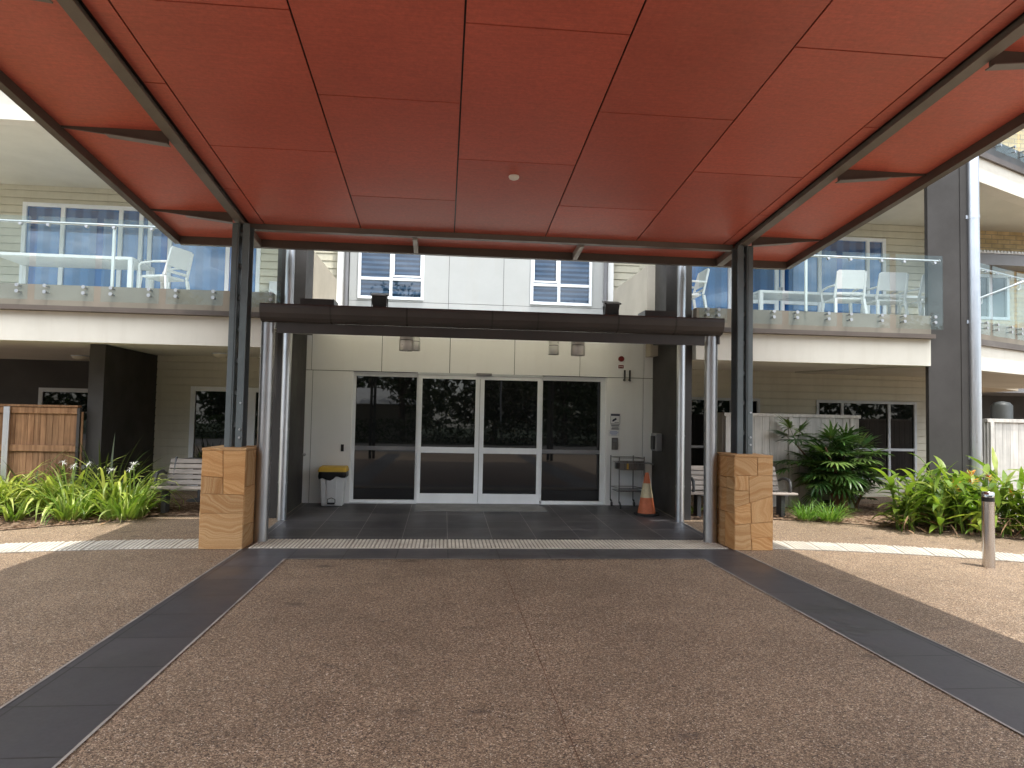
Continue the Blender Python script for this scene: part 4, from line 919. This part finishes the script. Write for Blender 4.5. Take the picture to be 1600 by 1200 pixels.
b = MB(); b.box(tx0 + .065, tx1 - .005, ty0 - .012, ty1 - .02, tz + .675, tz + .795); dw = b.build('drawer', 'steeld', tr, bevel=.004)
b = MB(); b.box(tx0 + .19, tx0 + .22, ty0 - .022, ty0 - .0125, tz + .69, tz + .79); b.build('handle', 'yellow', dw)
b = MB(); b.box(tx0 + .03, tx1, ty0, ty1, tz + .30, tz + .312); b.build('bottom_shelf', 'steeld', tr)
for z in (.885, .36):
    b = MB(); pts = [(tx0 + .06, ty0, tz + z), (tx1, ty0, tz + z), (tx1 - .09, ty1, tz + z), (tx0, ty1, tz + z), (tx0 + .06, ty0, tz + z)]
    for a, c_ in zip(pts, pts[1:]): b.tube([a, c_], .006, 8)
    b.build('guard_rail', 'steeld', tr)
b = MB(); b.tube([(tx1, ty0, tz + .80), (tx1 + .10, ty0 + .06, tz + .80), (tx1 + .2, ty0 + .1, tz + .77)], .013, 8); b.build('push_handle', 'zinc', tr)
b = MB(); b.box(tx0 + .0, tx0 + .06, ty0 - .02, ty0 + .03, tz + .70, tz + .80); b.build('label_holder', 'black', tr)
# traffic cone
cz0 = gz(11.42) + .004; cx_, cy_ = 3.395, 11.45
cn = thing('traffic_cone', 'faded orange traffic cone with pale band beside the right blade wall', 'traffic cone', (cx_, cy_, cz0))
b = MB(); b.prism([(cx_ + .21 * math.cos(math.pi / 8 + k * math.pi / 4) * 1.02, cy_ + .21 * math.sin(math.pi / 8 + k * math.pi / 4), cz0) for k in range(8)][::-1], (0, 0, .035)); b.build('base', 'rubber', cn, bevel=.01)
def rr(z): return .150 - (.150 - .028) * (z - .035) / .665
for nm, mt_, a, c_ in (('lower_body', 'orange', .035, .29), ('reflective_band', 'reflect', .29, .525), ('upper_body', 'orange', .525, .70)):
    b = MB(); b.lathe([(rr(a) + (.002 if 'band' in nm else 0), a), (rr(c_) + (.002 if 'band' in nm else 0), c_)], (cx_, cy_, cz0), 28); b.build(nm, mt_, cn)
# bollard
bo = thing('bollard', 'stainless steel bollard with dark band standing on the sunlit paving at right', 'bollard', (6.39, 7.70, 0))
b = MB(); b.tube([(6.39, 7.70, 0), (6.39, 7.70, .765)], .066, 28); b.build('post', 'steelb', bo)
b = MB(); b.tube([(6.39, 7.70, .765), (6.39, 7.70, .815)], .067, 28); b.build('band', 'black', bo)
b = MB(); b.lathe([(.066, .815), (.066, .87), (.058, .878)], (6.39, 7.70, 0), 28); b.build('cap', 'steelb', bo)

# ------------------------------------------------------------------ benches
def bench(x0, x1, y0, zb, label):
    root = thing('bench', label, 'bench', ((x0 + x1) / 2, y0 + .3, zb), 'slatted benches facing the driveway')
    for i in range(5):
        b = MB(); b.attr(.5, .5, rnd(0, 1)); y = y0 + i * .088; z = zb + .395 - (0, 0, .006, .014, .02)[i]; b.box(x0, x1, y, y + .076, z, z + .036); b.build('seat_slat', 'bench', root, bevel=.008)
    for i in range(5):
        b = MB(); b.attr(.5, .5, rnd(0, 1)); z = zb + .43 + i * .082; y = y0 + .43 + i * .030
        b.hexa([(x0 + .12, y, z), (x1 - .12, y, z), (x1 - .12, y + .034, z - .012), (x0 + .12, y + .034, z - .012), (x0 + .12, y + .027, z + .07), (x1 - .12, y + .027, z + .07), (x1 - .12, y + .06, z + .058), (x0 + .12, y + .06, z + .058)])
        b.build('back_slat', 'bench', root, bevel=.007)
        bb = MB()
        for xx in (x0 + .26, x1 - .26): bb.lathe([(.012, -.005), (.012, .005)], (xx, y + .01, z + .035), 8)
    for xx, sg in ((x0 + .20, -1), (x1 - .20, 1)):
        b = MB(); b.box(xx - .035, xx + .035, y0 + .12, y0 + .30, zb, zb + .385); b.box(xx - .05, xx + .05, y0 + .06, y0 + .36, zb, zb + .014); b.box(xx - .03, xx + .03, y0 + .0, y0 + .42, zb + .375, zb + .392)
        b.build('leg', 'iron', root, bevel=.01)
        b = MB(); b.tube([(xx, y0 + .44, zb + .38), (xx, y0 + .60, zb + .85)], .022, 8); b.build('back_support', 'iron', root)
        ax = x0 + .09 if sg < 0 else x1 - .09
        b = MB(); b.tube([(ax, y0 + .50, zb + .60), (ax, y0 + .35, zb + .645), (ax, y0 + .18, zb + .64), (ax, y0 + .10, zb + .60), (ax, y0 + .08, zb + .50), (ax, y0 + .10, zb + .425)], [.02, .024, .026, .026, .024, .022], 10); b.build('armrest', 'iron', root)
bench(-4.45, -2.63, 11.16, .048, 'weathered grey slat bench behind the left sandstone pillar')
bench(4.02, 5.86, 11.12, .046, 'weathered grey slat bench behind the right sandstone pillar, beside the fan palm')
# dark bowl table behind the left bench
r = thing('round_table', 'dark round outdoor table behind the left bench', 'table', (-4.15, 12.6, .1))
b = MB(); b.lathe([(.02, .66), (.25, .68), (.36, .75), (.37, .765), (.35, .77), (.02, .765)], (-4.15, 12.6, .05), 28); b.build('top', 'iron', r)
b = MB(); b.lathe([(.22, 0), (.2, .02), (.035, .05), (.03, .66)], (-4.15, 12.6, .1), 18); b.build('pedestal', 'iron', r)

# ------------------------------------------------------------------ fences
fz = thing('timber_fence', 'brown stained paling fence at the far left behind the flax plants', 'fence', (-8, 11.9, .05))
random.seed(3)
x = -9.6; b = MB()
while x < -5.86:
    w = rnd(.085, .10); b.attr(.5, .5, rnd(0, 1)); y_ = 11.93 + rnd(-.004, .004); b.box(x, x + w - .005, y_, y_ + .018, .06, 1.60 + rnd(-.01, .0)); x += w
b.build('palings', 'fence', fz)
for z0 in (1.555, .95, .35): b = MB(); b.attr(.5, .5, .8); b.box(-9.6, -7.1, 11.885, 11.92, z0, z0 + .1); b.box(-7.095, -5.86, 11.887, 11.921, z0, z0 + .1); b.build('rail', 'fence', fz, bevel=.004)
b = MB(); b.attr(.5, .5, .3); b.box(-9.6, -5.84, 11.86, 11.98, 1.66, 1.695); b.build('capping', 'fence', fz, bevel=.004)
b = MB(); b.attr(.5, .5, .3); b.box(-5.86, -5.815, 11.88, 11.96, .05, 1.655); b.build('end_post', 'dark', fz)
b = MB(); b.box(-6.94, -6.85, 11.83, 11.862, .05, 1.655); part_label(b.build('post', 'zinc', fz), 'galvanised steel fence post')
def screen(name, label, x0, x1, y, zt, ret=None, posts=()):
    root = thing(name, label, 'fence', ((x0 + x1) / 2, y, .06)); x = x0; b = MB()
    while x < x1 - .02:
        w = min(rnd(.13, .15), x1 - x); b.attr(.5, .5, rnd(.2, 1)); y_ = y + rnd(-.003, .003); b.box(x, x + w - .006, y_, y_ + .02, .07, zt - .06); x += w
    b.build('boards', 'wfence', root)
    b = MB(); b.attr(.5, .5, .9); b.box(x0 - .02, x1 + .02, y - .03, y + .05, zt - .06, zt); b.build('capping', 'wfence', root, bevel=.004)
    for p in posts: b = MB(); b.attr(.5, .5, .7); b.box(p - .035, p + .035, y - .045, y - .005, .06, zt - .061); b.build('post', 'wfence', root, bevel=.004)
    b = MB(); b.box(x0 - .02, x0 + .05, y + .05, y + .9, .07, zt - .002); b.build('return_panel', 'wfence', root)
screen('screen_fence', 'whitewashed board screen behind the fan palm', 5.08, 7.66, 12.3, 1.80, posts=(5.12, 6.32, 7.5))
screen('screen_fence', 'whitewashed board screen at the right edge behind the ginger plants', 9.30, 12.5, 11.2, 1.775, posts=(9.36, 10.9))

# ------------------------------------------------------------------ balcony furniture
def table(x0, x1, y0, y1, zf, label):
    root = thing('outdoor_table', label, 'table', ((x0 + x1) / 2, (y0 + y1) / 2, zf)); h = .72
    b = MB(); b.box(x0, x1, y0, y1, zf + h - .05, zf + h); b.build('top', 'pvc', root, bevel=.006)
    for x in (x0, x1 - .07):
        for y in (y0, y1 - .07): b = MB(); b.box(x, x + .07, y, y + .07, zf, zf + h - .051); b.build('leg', 'pvc', root, bevel=.004)
table(-7.35, -5.17, 12.0, 12.9, 3.44, 'long white table behind the left balcony glass')
table(5.95, 9.3, 12.75, 13.55, 3.44, 'white table behind the white chairs on the right balcony')
def make_chair(label):
    root = thing('outdoor_chair', label, 'chair', (0, 0, 0), 'white woven balcony chairs')
    # chair faces +y, back toward the viewer at -y
    b = MB(); b.box(-.24, .24, -.22, .24, .42, .455); b.build('seat', 'pvc', root, bevel=.008)
    b = MB()
    f_ = lambda x, z: (x, -.23 - (z - .46) * .22, z)
    for s in (-1, 1): b.hexa([(s * .26 - .02, -.26, .44), (s * .26 + .02, -.26, .44), (s * .26 + .02, -.22, .44), (s * .26 - .02, -.22, .44), (s * .245 - .02, -.37, .9), (s * .245 + .02, -.37, .9), (s * .245 + .02, -.335, .9), (s * .245 - .02, -.335, .9)])
    for z0, z1 in ((.50, .54), (.60, .92)):
        ya, yb = -.235 - (z0 - .46) * .24, -.235 - (z1 - .46) * .24
        b.hexa([(-.24, ya - .018, z0), (.24, ya - .018, z0), (.24, ya + .012, z0), (-.24, ya + .012, z0), (-.235, yb - .018, z1), (.235, yb - .018, z1), (.235, yb + .012, z1), (-.235, yb + .012, z1)])
    b.build('backrest', 'pvc', root, bevel=.006)
    for s in (-1, 1):
        for y, yy in ((-.26, -.33), (.24, .27)):
            b = MB(); xx = s * .25; b.hexa([(xx + s * .03 - .02, yy - .02, 0), (xx + s * .03 + .02, yy - .02, 0), (xx + s * .03 + .02, yy + .02, 0), (xx + s * .03 - .02, yy + .02, 0), (xx - .022, y - .022, .43), (xx + .022, y - .022, .43), (xx + .022, y + .022, .43), (xx - .022, y + .022, .43)]); b.build('leg', 'pvc', root)
        b = MB(); b.tube([(s * .27, -.30, .66), (s * .29, -.05, .665), (s * .29, .20, .65), (s * .28, .25, .60), (s * .26, .25, .44)], .02, 8); b.build('armrest', 'pvc', root)
    return root
ZF = 3.44
ch = make_chair('white woven balcony chair nearest the table corner, leftmost of three at right'); ch.location = (7.17, 12.0, ZF); ch.rotation_euler = (0, 0, R_(-6))
dup(ch, (7.98, 12.05, ZF), R_(-4), 'white woven balcony chair in the middle of the three at right')
dup(ch, (8.76, 12.1, ZF), R_(4), 'white woven balcony chair partly hidden by the wide charcoal column')
dup(ch, (4.28, 12.2, ZF), R_(90), 'white balcony chair seen side-on beside the right downpipe')
dup(ch, (-4.78, 12.3, ZF), R_(70), 'white chair with leaning back at the end of the left balcony table')

# ------------------------------------------------------------------ plants
def strap(mb, base, az, L, w, el, droop, seg=6, fold=.25, col=(.5, 1, .5), tip=.0, belly=.35):
    p = Vector(base); h = Vector((math.cos(az), math.sin(az), 0)); side = Vector((-h.y, h.x, 0)); e_ = el
    pts = []; cols = []
    tw = rnd(-.5, .5)
    for i in range(seg + 1):
        t_ = i / seg
        wd = w * (min(1, t_ / belly) ** .6 if t_ < belly else max(0, 1 - ((t_ - belly) / (1 - belly)) ** 1.8)) if belly > 0 else w * (1 - t_ ** 2)
        wd = max(wd, w * .22 if t_ < .5 else .0012)
        d = h * math.cos(e_) + Vector((0, 0, 1)) * math.sin(e_); up = (side.cross(d)).normalized() * -1
        s_ = (side * math.cos(tw * t_) + up * math.sin(tw * t_))
        pts += [p - s_ * wd + up * wd * fold, p, p + s_ * wd + up * wd * fold]; cc = (col[0], min(1, t_ * 1.2 + tip), col[2]); cols += [cc] * 3
        p = p + d * (L / seg); e_ -= droop / seg * (0.4 + 1.2 * t_)
    fs = []
    for i in range(seg):
        a = i * 3; fs += [(a, a + 1, a + 4, a + 3), (a + 1, a + 2, a + 5, a + 4)]
    mb.add(pts, fs, True, cols)
def clump(name, label, cat, x, y, n, L, w, mat, spread=.12, el=(.9, 1.5), droop=(.8, 1.9), seed=0, group=None, cmax=1., flowers=0, belly=.15, dead=6):
    random.seed(seed); z = gz(y) + .01
    root = thing(name, label, cat, (x, y, z), group); b = MB()
    for i in range(n):
        a = rnd(0, 6.283); r_ = spread * math.sqrt(rnd(0, 1))
        strap(b, (x + r_ * math.cos(a), y + r_ * math.sin(a), z), a + rnd(-1.1, 1.1), L * rnd(.45, 1.12), w * rnd(.6, 1.3), rnd(*el), rnd(*droop) * (1.7 if random.random() < .2 else 1), col=(rnd(0, cmax), 1, .5), belly=belly)
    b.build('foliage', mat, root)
    if dead:
        b = MB()
        for i in range(dead):
            a = rnd(0, 6.283); strap(b, (x + spread * math.cos(a), y + spread * math.sin(a), z + .02), a, L * rnd(.25, .45), w * .7, rnd(-.1, .3), rnd(0, .6), col=(.5, 0, rnd(0, 1)))
        b.build('withered_foliage', 'litter', root)
    for k in range(flowers):
        a = rnd(0, 6.3); fx, fy = x + rnd(-.12, .12), y + rnd(-.1, .05); h = L * rnd(.95, 1.15)
        top = (fx + rnd(-.12, .16), fy, z + h)
        s_ = MB(); s_.attr(.6, 1, .5); s_.tube([(fx, fy, z), ((fx + top[0]) / 2 + .01, fy, z + h * .55), top], [.010, .009, .008], 6); st_ = s_.build('flower_stem', mat, root)
        f_ = MB()
        for j in range(16):
            strap(f_, top, rnd(0, 6.28), rnd(.06, .10), .0045, rnd(-.2, 1.2), rnd(1.4, 2.8), seg=5, belly=.2)
        f_.build('blossom', 'petal', st_)
    return root
GLi = 'spider lily clumps along the front of the left bed'
clump('spider_lily', 'bright green spider lily clump nearest the left bench', 'plant', -4.62, 10.82, 110, .72, .023, 'lily', .28, (.65, 1.5), (.5, 2.0), 1, GLi, flowers=3)
clump('spider_lily', 'bright green spider lily clump second from the left bench', 'plant', -5.30, 10.72, 85, .68, .023, 'lily', .22, (.6, 1.5), (.6, 2.1), 2, GLi, flowers=1)
clump('spider_lily', 'small bright green lily clump third from the left bench', 'plant', -5.98, 10.55, 34, .52, .02, 'lily', .1, (.8, 1.45), (.7, 1.7), 3, GLi)
clump('spider_lily', 'short lily clump at the left edge of the photo', 'plant', -6.55, 10.2, 34, .42, .018, 'lily', .12, (.8, 1.45), (.7, 1.7), 4, GLi)
clump('spider_lily', 'white flowering lily between two front clumps of the left bed', 'plant', -5.45, 11.15, 55, .72, .02, 'lily', .18, (.9, 1.5), (.6, 1.6), 5, GLi, flowers=2)
GF = 'variegated flax mounds in the left bed'
for i, (x, y, lab) in enumerate(((-5.75, 11.35, 'yellow green arching flax mound behind the second lily clump'), (-6.5, 11.15, 'yellow green arching flax mound below the steel fence post'), (-7.3, 11.3, 'yellow green arching flax mound at the left edge of the photo'), (-4.95, 11.45, 'yellow green arching flax mound against the charcoal blade wall'))):
    clump('flax_plant', lab, 'plant', x, y, 190, 1.05, .024, 'flax', .30, (.55, 1.45), (1.2, 2.7), 20 + i, GF, belly=.3)
clump('dianella', 'tall dark strap plant before the charcoal blade wall', 'plant', -5.25, 11.72, 60, 1.15, .020, 'darkstrap', .16, (.8, 1.45), (.3, 1.2), 31, belly=.3, dead=4)
clump('dianella', 'tall dark strap plant before the brown paling fence', 'plant', -6.35, 11.68, 40, 1.0, .020, 'darkstrap', .16, (.8, 1.45), (.4, 1.3), 32, belly=.3, dead=4)
GR = 'liriope tufts in front of the fan palm'
clump('liriope', 'low bluish green liriope tuft left of the pair by the right bench', 'plant', 5.93, 10.98, 150, .42, .006, 'lirio', .14, (.7, 1.5), (.9, 2.0), 41, GR, cmax=.5)
clump('liriope', 'low yellow green liriope tuft right of the pair by the right bench', 'plant', 6.27, 10.86, 170, .44, .007, 'lirio', .15, (.7, 1.5), (.9, 2.0), 42, GR)
clump('strap_seedling', 'small weedy plant seen between the two right columns', 'plant', 4.25, 11.55, 16, .35, .014, 'lily', .1, (.4, 1.2), (.3, 1.5), 43)

def ginger(x, y, h, ns, seed, label, flowers=2):
    random.seed(seed); z = gz(y); root = thing('ginger_plant', label, 'plant', (x, y, z), 'ginger plants behind the bollard')
    b = MB(); s_ = MB()
    for i in range(ns):
        bx_, by_ = x + rnd(-.3, .3), y + rnd(-.24, .24); H = h * rnd(.42, .9); lx, ly = rnd(-.22, .22), rnd(-.2, .1)
        top = Vector((bx_ + lx, by_ + ly, z + H)); s_.attr(rnd(0, .6), 1, .5); s_.tube([(bx_, by_, z), (bx_ + lx * .4, by_ + ly * .4, z + H * .55), top], [.012, .010, .005], 6)
        a0 = rnd(0, 6.28)
        for k in range(8):
            t_ = .14 + .86 * k / 7; p = Vector((bx_ + lx * t_ * t_, by_ + ly * t_ * t_, z + H * t_))
            strap(b, p, a0 + (k % 2) * math.pi + rnd(-.5, .5), rnd(.32, .54), rnd(.032, .055), rnd(.1, 1.15), rnd(.3, 1.9), seg=6, fold=.22, col=(rnd(0, 1), 1, .5), belly=.35)
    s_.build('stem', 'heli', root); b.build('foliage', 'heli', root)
    b = MB()
    for i in range(34): strap(b, (x + rnd(-.34, .34), y + rnd(-.3, .26), z + rnd(.01, .3)), rnd(0, 6.28), rnd(.15, .42), rnd(.012, .03), rnd(-.7, .5), rnd(-.2, 1.2), col=(.5, 0, rnd(0, 1)))
    b.build('withered_foliage', 'litter', root)
    for i in range(flowers):
        p = Vector((x + rnd(-.3, .3), y - rnd(.1, .3), z + h * rnd(.6, .9))); f_ = MB()
        for j in range(9): strap(f_, p + Vector((rnd(-.01, .01), 0, j * .008)), (j % 2) * math.pi + rnd(-.4, .4), rnd(.07, .12), .012, rnd(-.1, .9), rnd(-.3, .5), seg=4, belly=.3)
        f_.build('flower', 'flower', root)
for i, (x, y, h, ns, lab, fl_) in enumerate((
        (7.25, 10.25, .92, 13, 'ginger plant at the left end of the right bed, leaning toward the fan palm', 0), (7.72, 10.12, 1.0, 17, 'tallest ginger plant with orange flowers left of the bollard', 4),
        (8.15, 9.85, .92, 17, 'ginger plant with orange bloom directly behind the bollard', 2), (8.62, 9.72, .82, 15, 'ginger plant just right of the bollard at the photo edge', 3),
        (8.55, 10.5, 1.0, 14, 'ginger plant at the foot of the silver downpipe', 1), (9.3, 9.85, .9, 15, 'ginger plant before the right edge board screen', 2), (7.85, 10.75, .9, 12, 'ginger plant at the base of the wide charcoal column', 1))):
    ginger(x, y, h, ns, 60 + i, lab, fl_)
def fan(mb, c, az, el, R, n=13, seed=0):
    c = Vector(c); d = Vector((math.cos(az) * math.cos(el), math.sin(az) * math.cos(el), math.sin(el)))
    s_ = Vector((-math.sin(az), math.cos(az), 0)); 
    k0 = rnd(.0, 1)
    for i in range(n):
        t_ = (i / (n - 1) - .5) * 3.5; dd = d * math.cos(t_) + s_ * math.sin(t_)
        strap(mb, c, math.atan2(dd.y, dd.x), R * rnd(.82, 1.05) * (1 - .2 * abs(t_) / 1.7), .024, math.asin(max(-1, min(1, dd.z))), rnd(.35, .9), seg=5, fold=.35, col=(min(1, max(0, k0 + rnd(-.15, .15))), 1, .5), belly=.5)
def fan_palm(x, y, h, stems, fronds, R, seed, label, spread=.35):
    random.seed(seed); z = gz(y); root = thing('fan_palm', label, 'palm', (x, y, z))
    for i in range(stems):
        bx_, by_ = x + rnd(-.12, .12), y + rnd(-.1, .1); ax, ay = rnd(-1, 1) * spread, rnd(-.7, .6) * spread; H = h * rnd(.55, .9)
        pts = [Vector((bx_ + ax * t_ ** 1.5, by_ + ay * t_ ** 1.5, z + H * t_)) for t_ in (0, .35, .7, 1)]
        s_ = MB(); s_.tube(pts, [.03, .024, .02, .014], 8); tk = s_.build('trunk', 'trunk', root)
        b = MB()
        for k in range(fronds):
            t_ = rnd(.45, 1); p = pts[0].lerp(pts[-1], t_); a = rnd(0, 6.28); e_ = rnd(-.35, 1.0) if t_ < .85 else rnd(.1, 1.35); L = rnd(.2, .45)
            q_ = p + Vector((math.cos(a) * math.cos(e_), math.sin(a) * math.cos(e_), math.sin(e_))) * L
            b.attr(.4, 1, .5); b.tube([p, q_], [.006, .004], 5, False); fan(b, q_, a + rnd(-.3, .3), e_ - rnd(.1, .5), R * rnd(.8, 1.1))
        b.build('crown', 'fan', tk)
fan_palm(6.98, 11.72, 1.42, 11, 13, .40, 71, 'bushy dark green fan palm before the whitewashed screen', .62)
fan_palm(7.45, 11.9, .55, 2, 5, .24, 72, 'young fan palm seedling right of the big fan palm', .15)

# ------------------------------------------------------------------ across the road, mirrored in the entry glass
def tree(x, y, h, r_, seed, label):
    random.seed(seed); root = thing('street_tree', label, 'tree', (x, y, 0), 'trees across the road mirrored in the glass')
    b = MB(); b.tube([(x, y, 0), (x + rnd(-.2, .2), y, h * .3), (x + rnd(-.4, .4), y, h * .6)], [.22, .17, .08], 8)
    cl = []
    for i in range(12):
        a = rnd(0, 6.28); rr_ = r_ * rnd(.25, .75); p = (x + rr_ * math.cos(a), y + rr_ * math.sin(a), h * rnd(.22, .9)); cl.append((p, r_ * rnd(.4, .6)))
        b.tube([(x, y, h * .3), ((x + p[0]) / 2, (y + p[1]) / 2, (h * .35 + p[2]) / 2 + .3), p], [.09, .06, .02], 6)
    b.build('trunk', 'bark', root); lf = MB()
    for p, R0 in cl:
        for k in range(420):
            v = Vector((random.gauss(0, 1), random.gauss(0, 1), random.gauss(0, .8))).normalized() * R0 * rnd(.55, 1.08); c = Vector(p) + v
            u = Vector((random.gauss(0, 1), random.gauss(0, 1), random.gauss(0, 1))).normalized(); w = u.cross(Vector((rnd(-1, 1), rnd(-1, 1), rnd(-1, 1)))).normalized(); L = rnd(.12, .26)
            lf.attr(rnd(0, 1), 1, .5); lf.add([c - u * L, c + w * L * .45, c + u * L, c - w * L * .45], [(0, 1, 2, 3)])
    lf.build('crown', 'treeleaf', root)
for a in ((-7.5, -18, 8.5, 3.3, 91, 'dark leafy tree mirrored in the leftmost entry pane'), (-2.6, -20, 10, 3.6, 92, 'dark leafy tree mirrored in the left sliding leaf'), (3.2, -20, 8.0, 3.0, 93, 'dark leafy tree mirrored in the right sliding leaf'),
          (7.6, -18.5, 9.5, 3.6, 94, 'dark leafy tree mirrored in the rightmost entry pane'), (-13.5, -21, 8, 3.4, 95, 'dark leafy tree mirrored in the left ground floor door'), (13.5, -21, 8.5, 3.5, 96, 'dark leafy tree mirrored in the right ground floor window')): tree(*a)
wd = MB(); random.seed(12)
for k in range(15000):
    x = rnd(-42, 42); top = 7.5 + 2.2 * math.sin(x * .37 + 1) + 1.4 * math.sin(x * .93)
    c = Vector((x, -29 + rnd(-1.5, 1.5), rnd(.1, 1) * top)); u = Vector((rnd(-1, 1), rnd(-1, 1), rnd(-1, 1))).normalized(); w = u.cross(Vector((rnd(-1, 1), rnd(-1, 1), rnd(-1, 1)))).normalized(); L = rnd(.25, .5)
    wd.attr(rnd(0, 1), 1, .5); wd.add([c - u * L, c + w * L * .5, c + u * L, c - w * L * .5], [(0, 1, 2, 3)])
tag(wd.build('woodland', 'treeleaf', base=(0, -29, 0)), 'dark belt of trees far across the road, mirrored in the glass', 'woodland', kind='stuff')
hd_ = MB(); random.seed(8)
for k in range(9000):
    c = Vector((rnd(-22, 22), -16.2 + rnd(-.5, .5), rnd(.05, 1.35))); u = Vector((rnd(-1, 1), rnd(-1, 1), rnd(-1, 1))).normalized(); w = u.cross(Vector((rnd(-1, 1), rnd(-1, 1), rnd(-1, 1)))).normalized(); L = rnd(.07, .15)
    hd_.attr(rnd(0, 1), 1, .5); hd_.add([c - u * L, c + w * L * .5, c + u * L, c - w * L * .5], [(0, 1, 2, 3)])
tag(hd_.build('hedge', 'treeleaf', base=(0, -16.2, 0)), 'clipped dark hedge across the road, mirrored in the entry glass', 'hedge')
hs = thing('house', 'house with white hipped roof mirrored in the left sliding leaf', 'house', (-5, -24.5, 0))
b = MB(); b.box(-8.5, -1.5, -27, -22.3, 0, 2.3); b.build('wall', 'beige', hs)
b = MB(); b.add([(-9, -27.2, 2.3), (-1, -27.2, 2.3), (-1, -22, 2.3), (-9, -22, 2.3), (-6, -24.6, 3.5), (-4, -24.6, 3.5)], [(0, 1, 5, 4), (1, 2, 5), (2, 3, 4, 5), (3, 0, 4), (0, 3, 2, 1)]); b.build('roof', 'roofw', hs)
lp = thing('street_lamp', 'pale street lamp mirrored in the right sliding leaf', 'street lamp', (3.4, -16.6, 0))
b = MB(); b.tube([(3.4, -16.6, 0), (3.4, -16.6, 4.6), (3.6, -16.6, 4.8), (4.1, -16.6, 4.85)], [.06, .045, .04, .035], 10); b.build('pole', 'zinc', lp)
b = MB(); b.box(4.05, 4.5, -16.7, -16.5, 4.80, 4.88); b.build('lantern', 'alumg', lp, bevel=.02)

# ------------------------------------------------------------------ light and camera
sun_to = Vector((-.15, .22, -1)).normalized()
el = math.asin(-sun_to.z); azv = -sun_to
w = bpy.data.worlds.new('World'); SC.world = w; w.use_nodes = True; nt = w.node_tree; bg = nt.nodes['Background']
sky = nt.nodes.new('ShaderNodeTexSky'); sky.sky_type = 'NISHITA'; sky.sun_disc = False; sky.sun_elevation = el
sky.sun_rotation = math.atan2(azv.x, azv.y); sky.air_density = 1.0; sky.dust_density = .6; sky.ozone_density = 1.2
# broken bright cloud over the blue
tcd = nt.nodes.new('ShaderNodeTexCoord'); mp = nt.nodes.new('ShaderNodeMapping'); mp.inputs['Scale'].default_value = (1.6, 1.6, 4.5)
nt.links.new(tcd.outputs['Generated'], mp.inputs['Vector'])
cl = noise(nt, mp.outputs[0], 2.2, 7, .62)
cm = ramp(nt, cl, [(.38, (0, 0, 0)), (.60, (.95, .95, .95))])
thin = ramp(nt, cl, [(.42, (0, 0, 0)), (.75, (.30, .30, .30))])
sp = nt.nodes.new('ShaderNodeSeparateXYZ'); nt.links.new(tcd.outputs['Generated'], sp.inputs[0])
# over-bright cloud added high behind the viewer as fill light; thin broken cloud elsewhere
def mrange(sock, a, b):
    n = N(nt, 'ShaderNodeMapRange'); n.inputs['From Min'].default_value = a; n.inputs['From Max'].default_value = b; nt.links.new(sock, n.inputs['Value']); return n.outputs[0]
bank = N(nt, 'ShaderNodeMath', operation='MULTIPLY'); nt.links.new(mrange(sp.outputs[1], -.15, -.45), bank.inputs[0]); nt.links.new(mrange(sp.outputs[2], .26, .42), bank.inputs[1])
cm = mix(nt, bank.outputs[0], thin, cm)
skc = mix(nt, cm, sky.outputs[0], (59, 60, 61))
nt.links.new(skc, bg.inputs['Color']); bg.inputs['Strength'].default_value = .15
L = bpy.data.lights.new('sun', 'SUN'); L.energy = 5.0; L.angle = R_(.55); L.color = (1, .965, .89)
so_ = bpy.data.objects.new('sun', L); COL.objects.link(so_); so_.rotation_euler = sun_to.to_track_quat('-Z', 'Y').to_euler(); so_.location = (0, -5, 20)

cam = bpy.data.cameras.new('camera'); cam.sensor_width = 36; cam.sensor_fit = 'HORIZONTAL'; cam.lens = 24.616; cam.clip_end = 500
co = bpy.data.objects.new('camera', cam); COL.objects.link(co)
rgt = Vector((0.99508181, -0.09711747, 0.01950343)); dwn = Vector((0.02391328, 0.0444524, -0.99872526)); fwd = Vector((0.0961267, 0.99427973, 0.04655617))
mm_ = Matrix(((rgt.x, -dwn.x, -fwd.x), (rgt.y, -dwn.y, -fwd.y), (rgt.z, -dwn.z, -fwd.z)))
co.rotation_euler = mm_.to_euler(); co.location = (0, 0, 1.65)
SC.camera = co
SC.view_settings.view_transform = 'Standard'; SC.view_settings.look = 'None'; SC.view_settings.exposure = 0
SC.cycles.max_bounces = 8; SC.cycles.transparent_max_bounces = 16
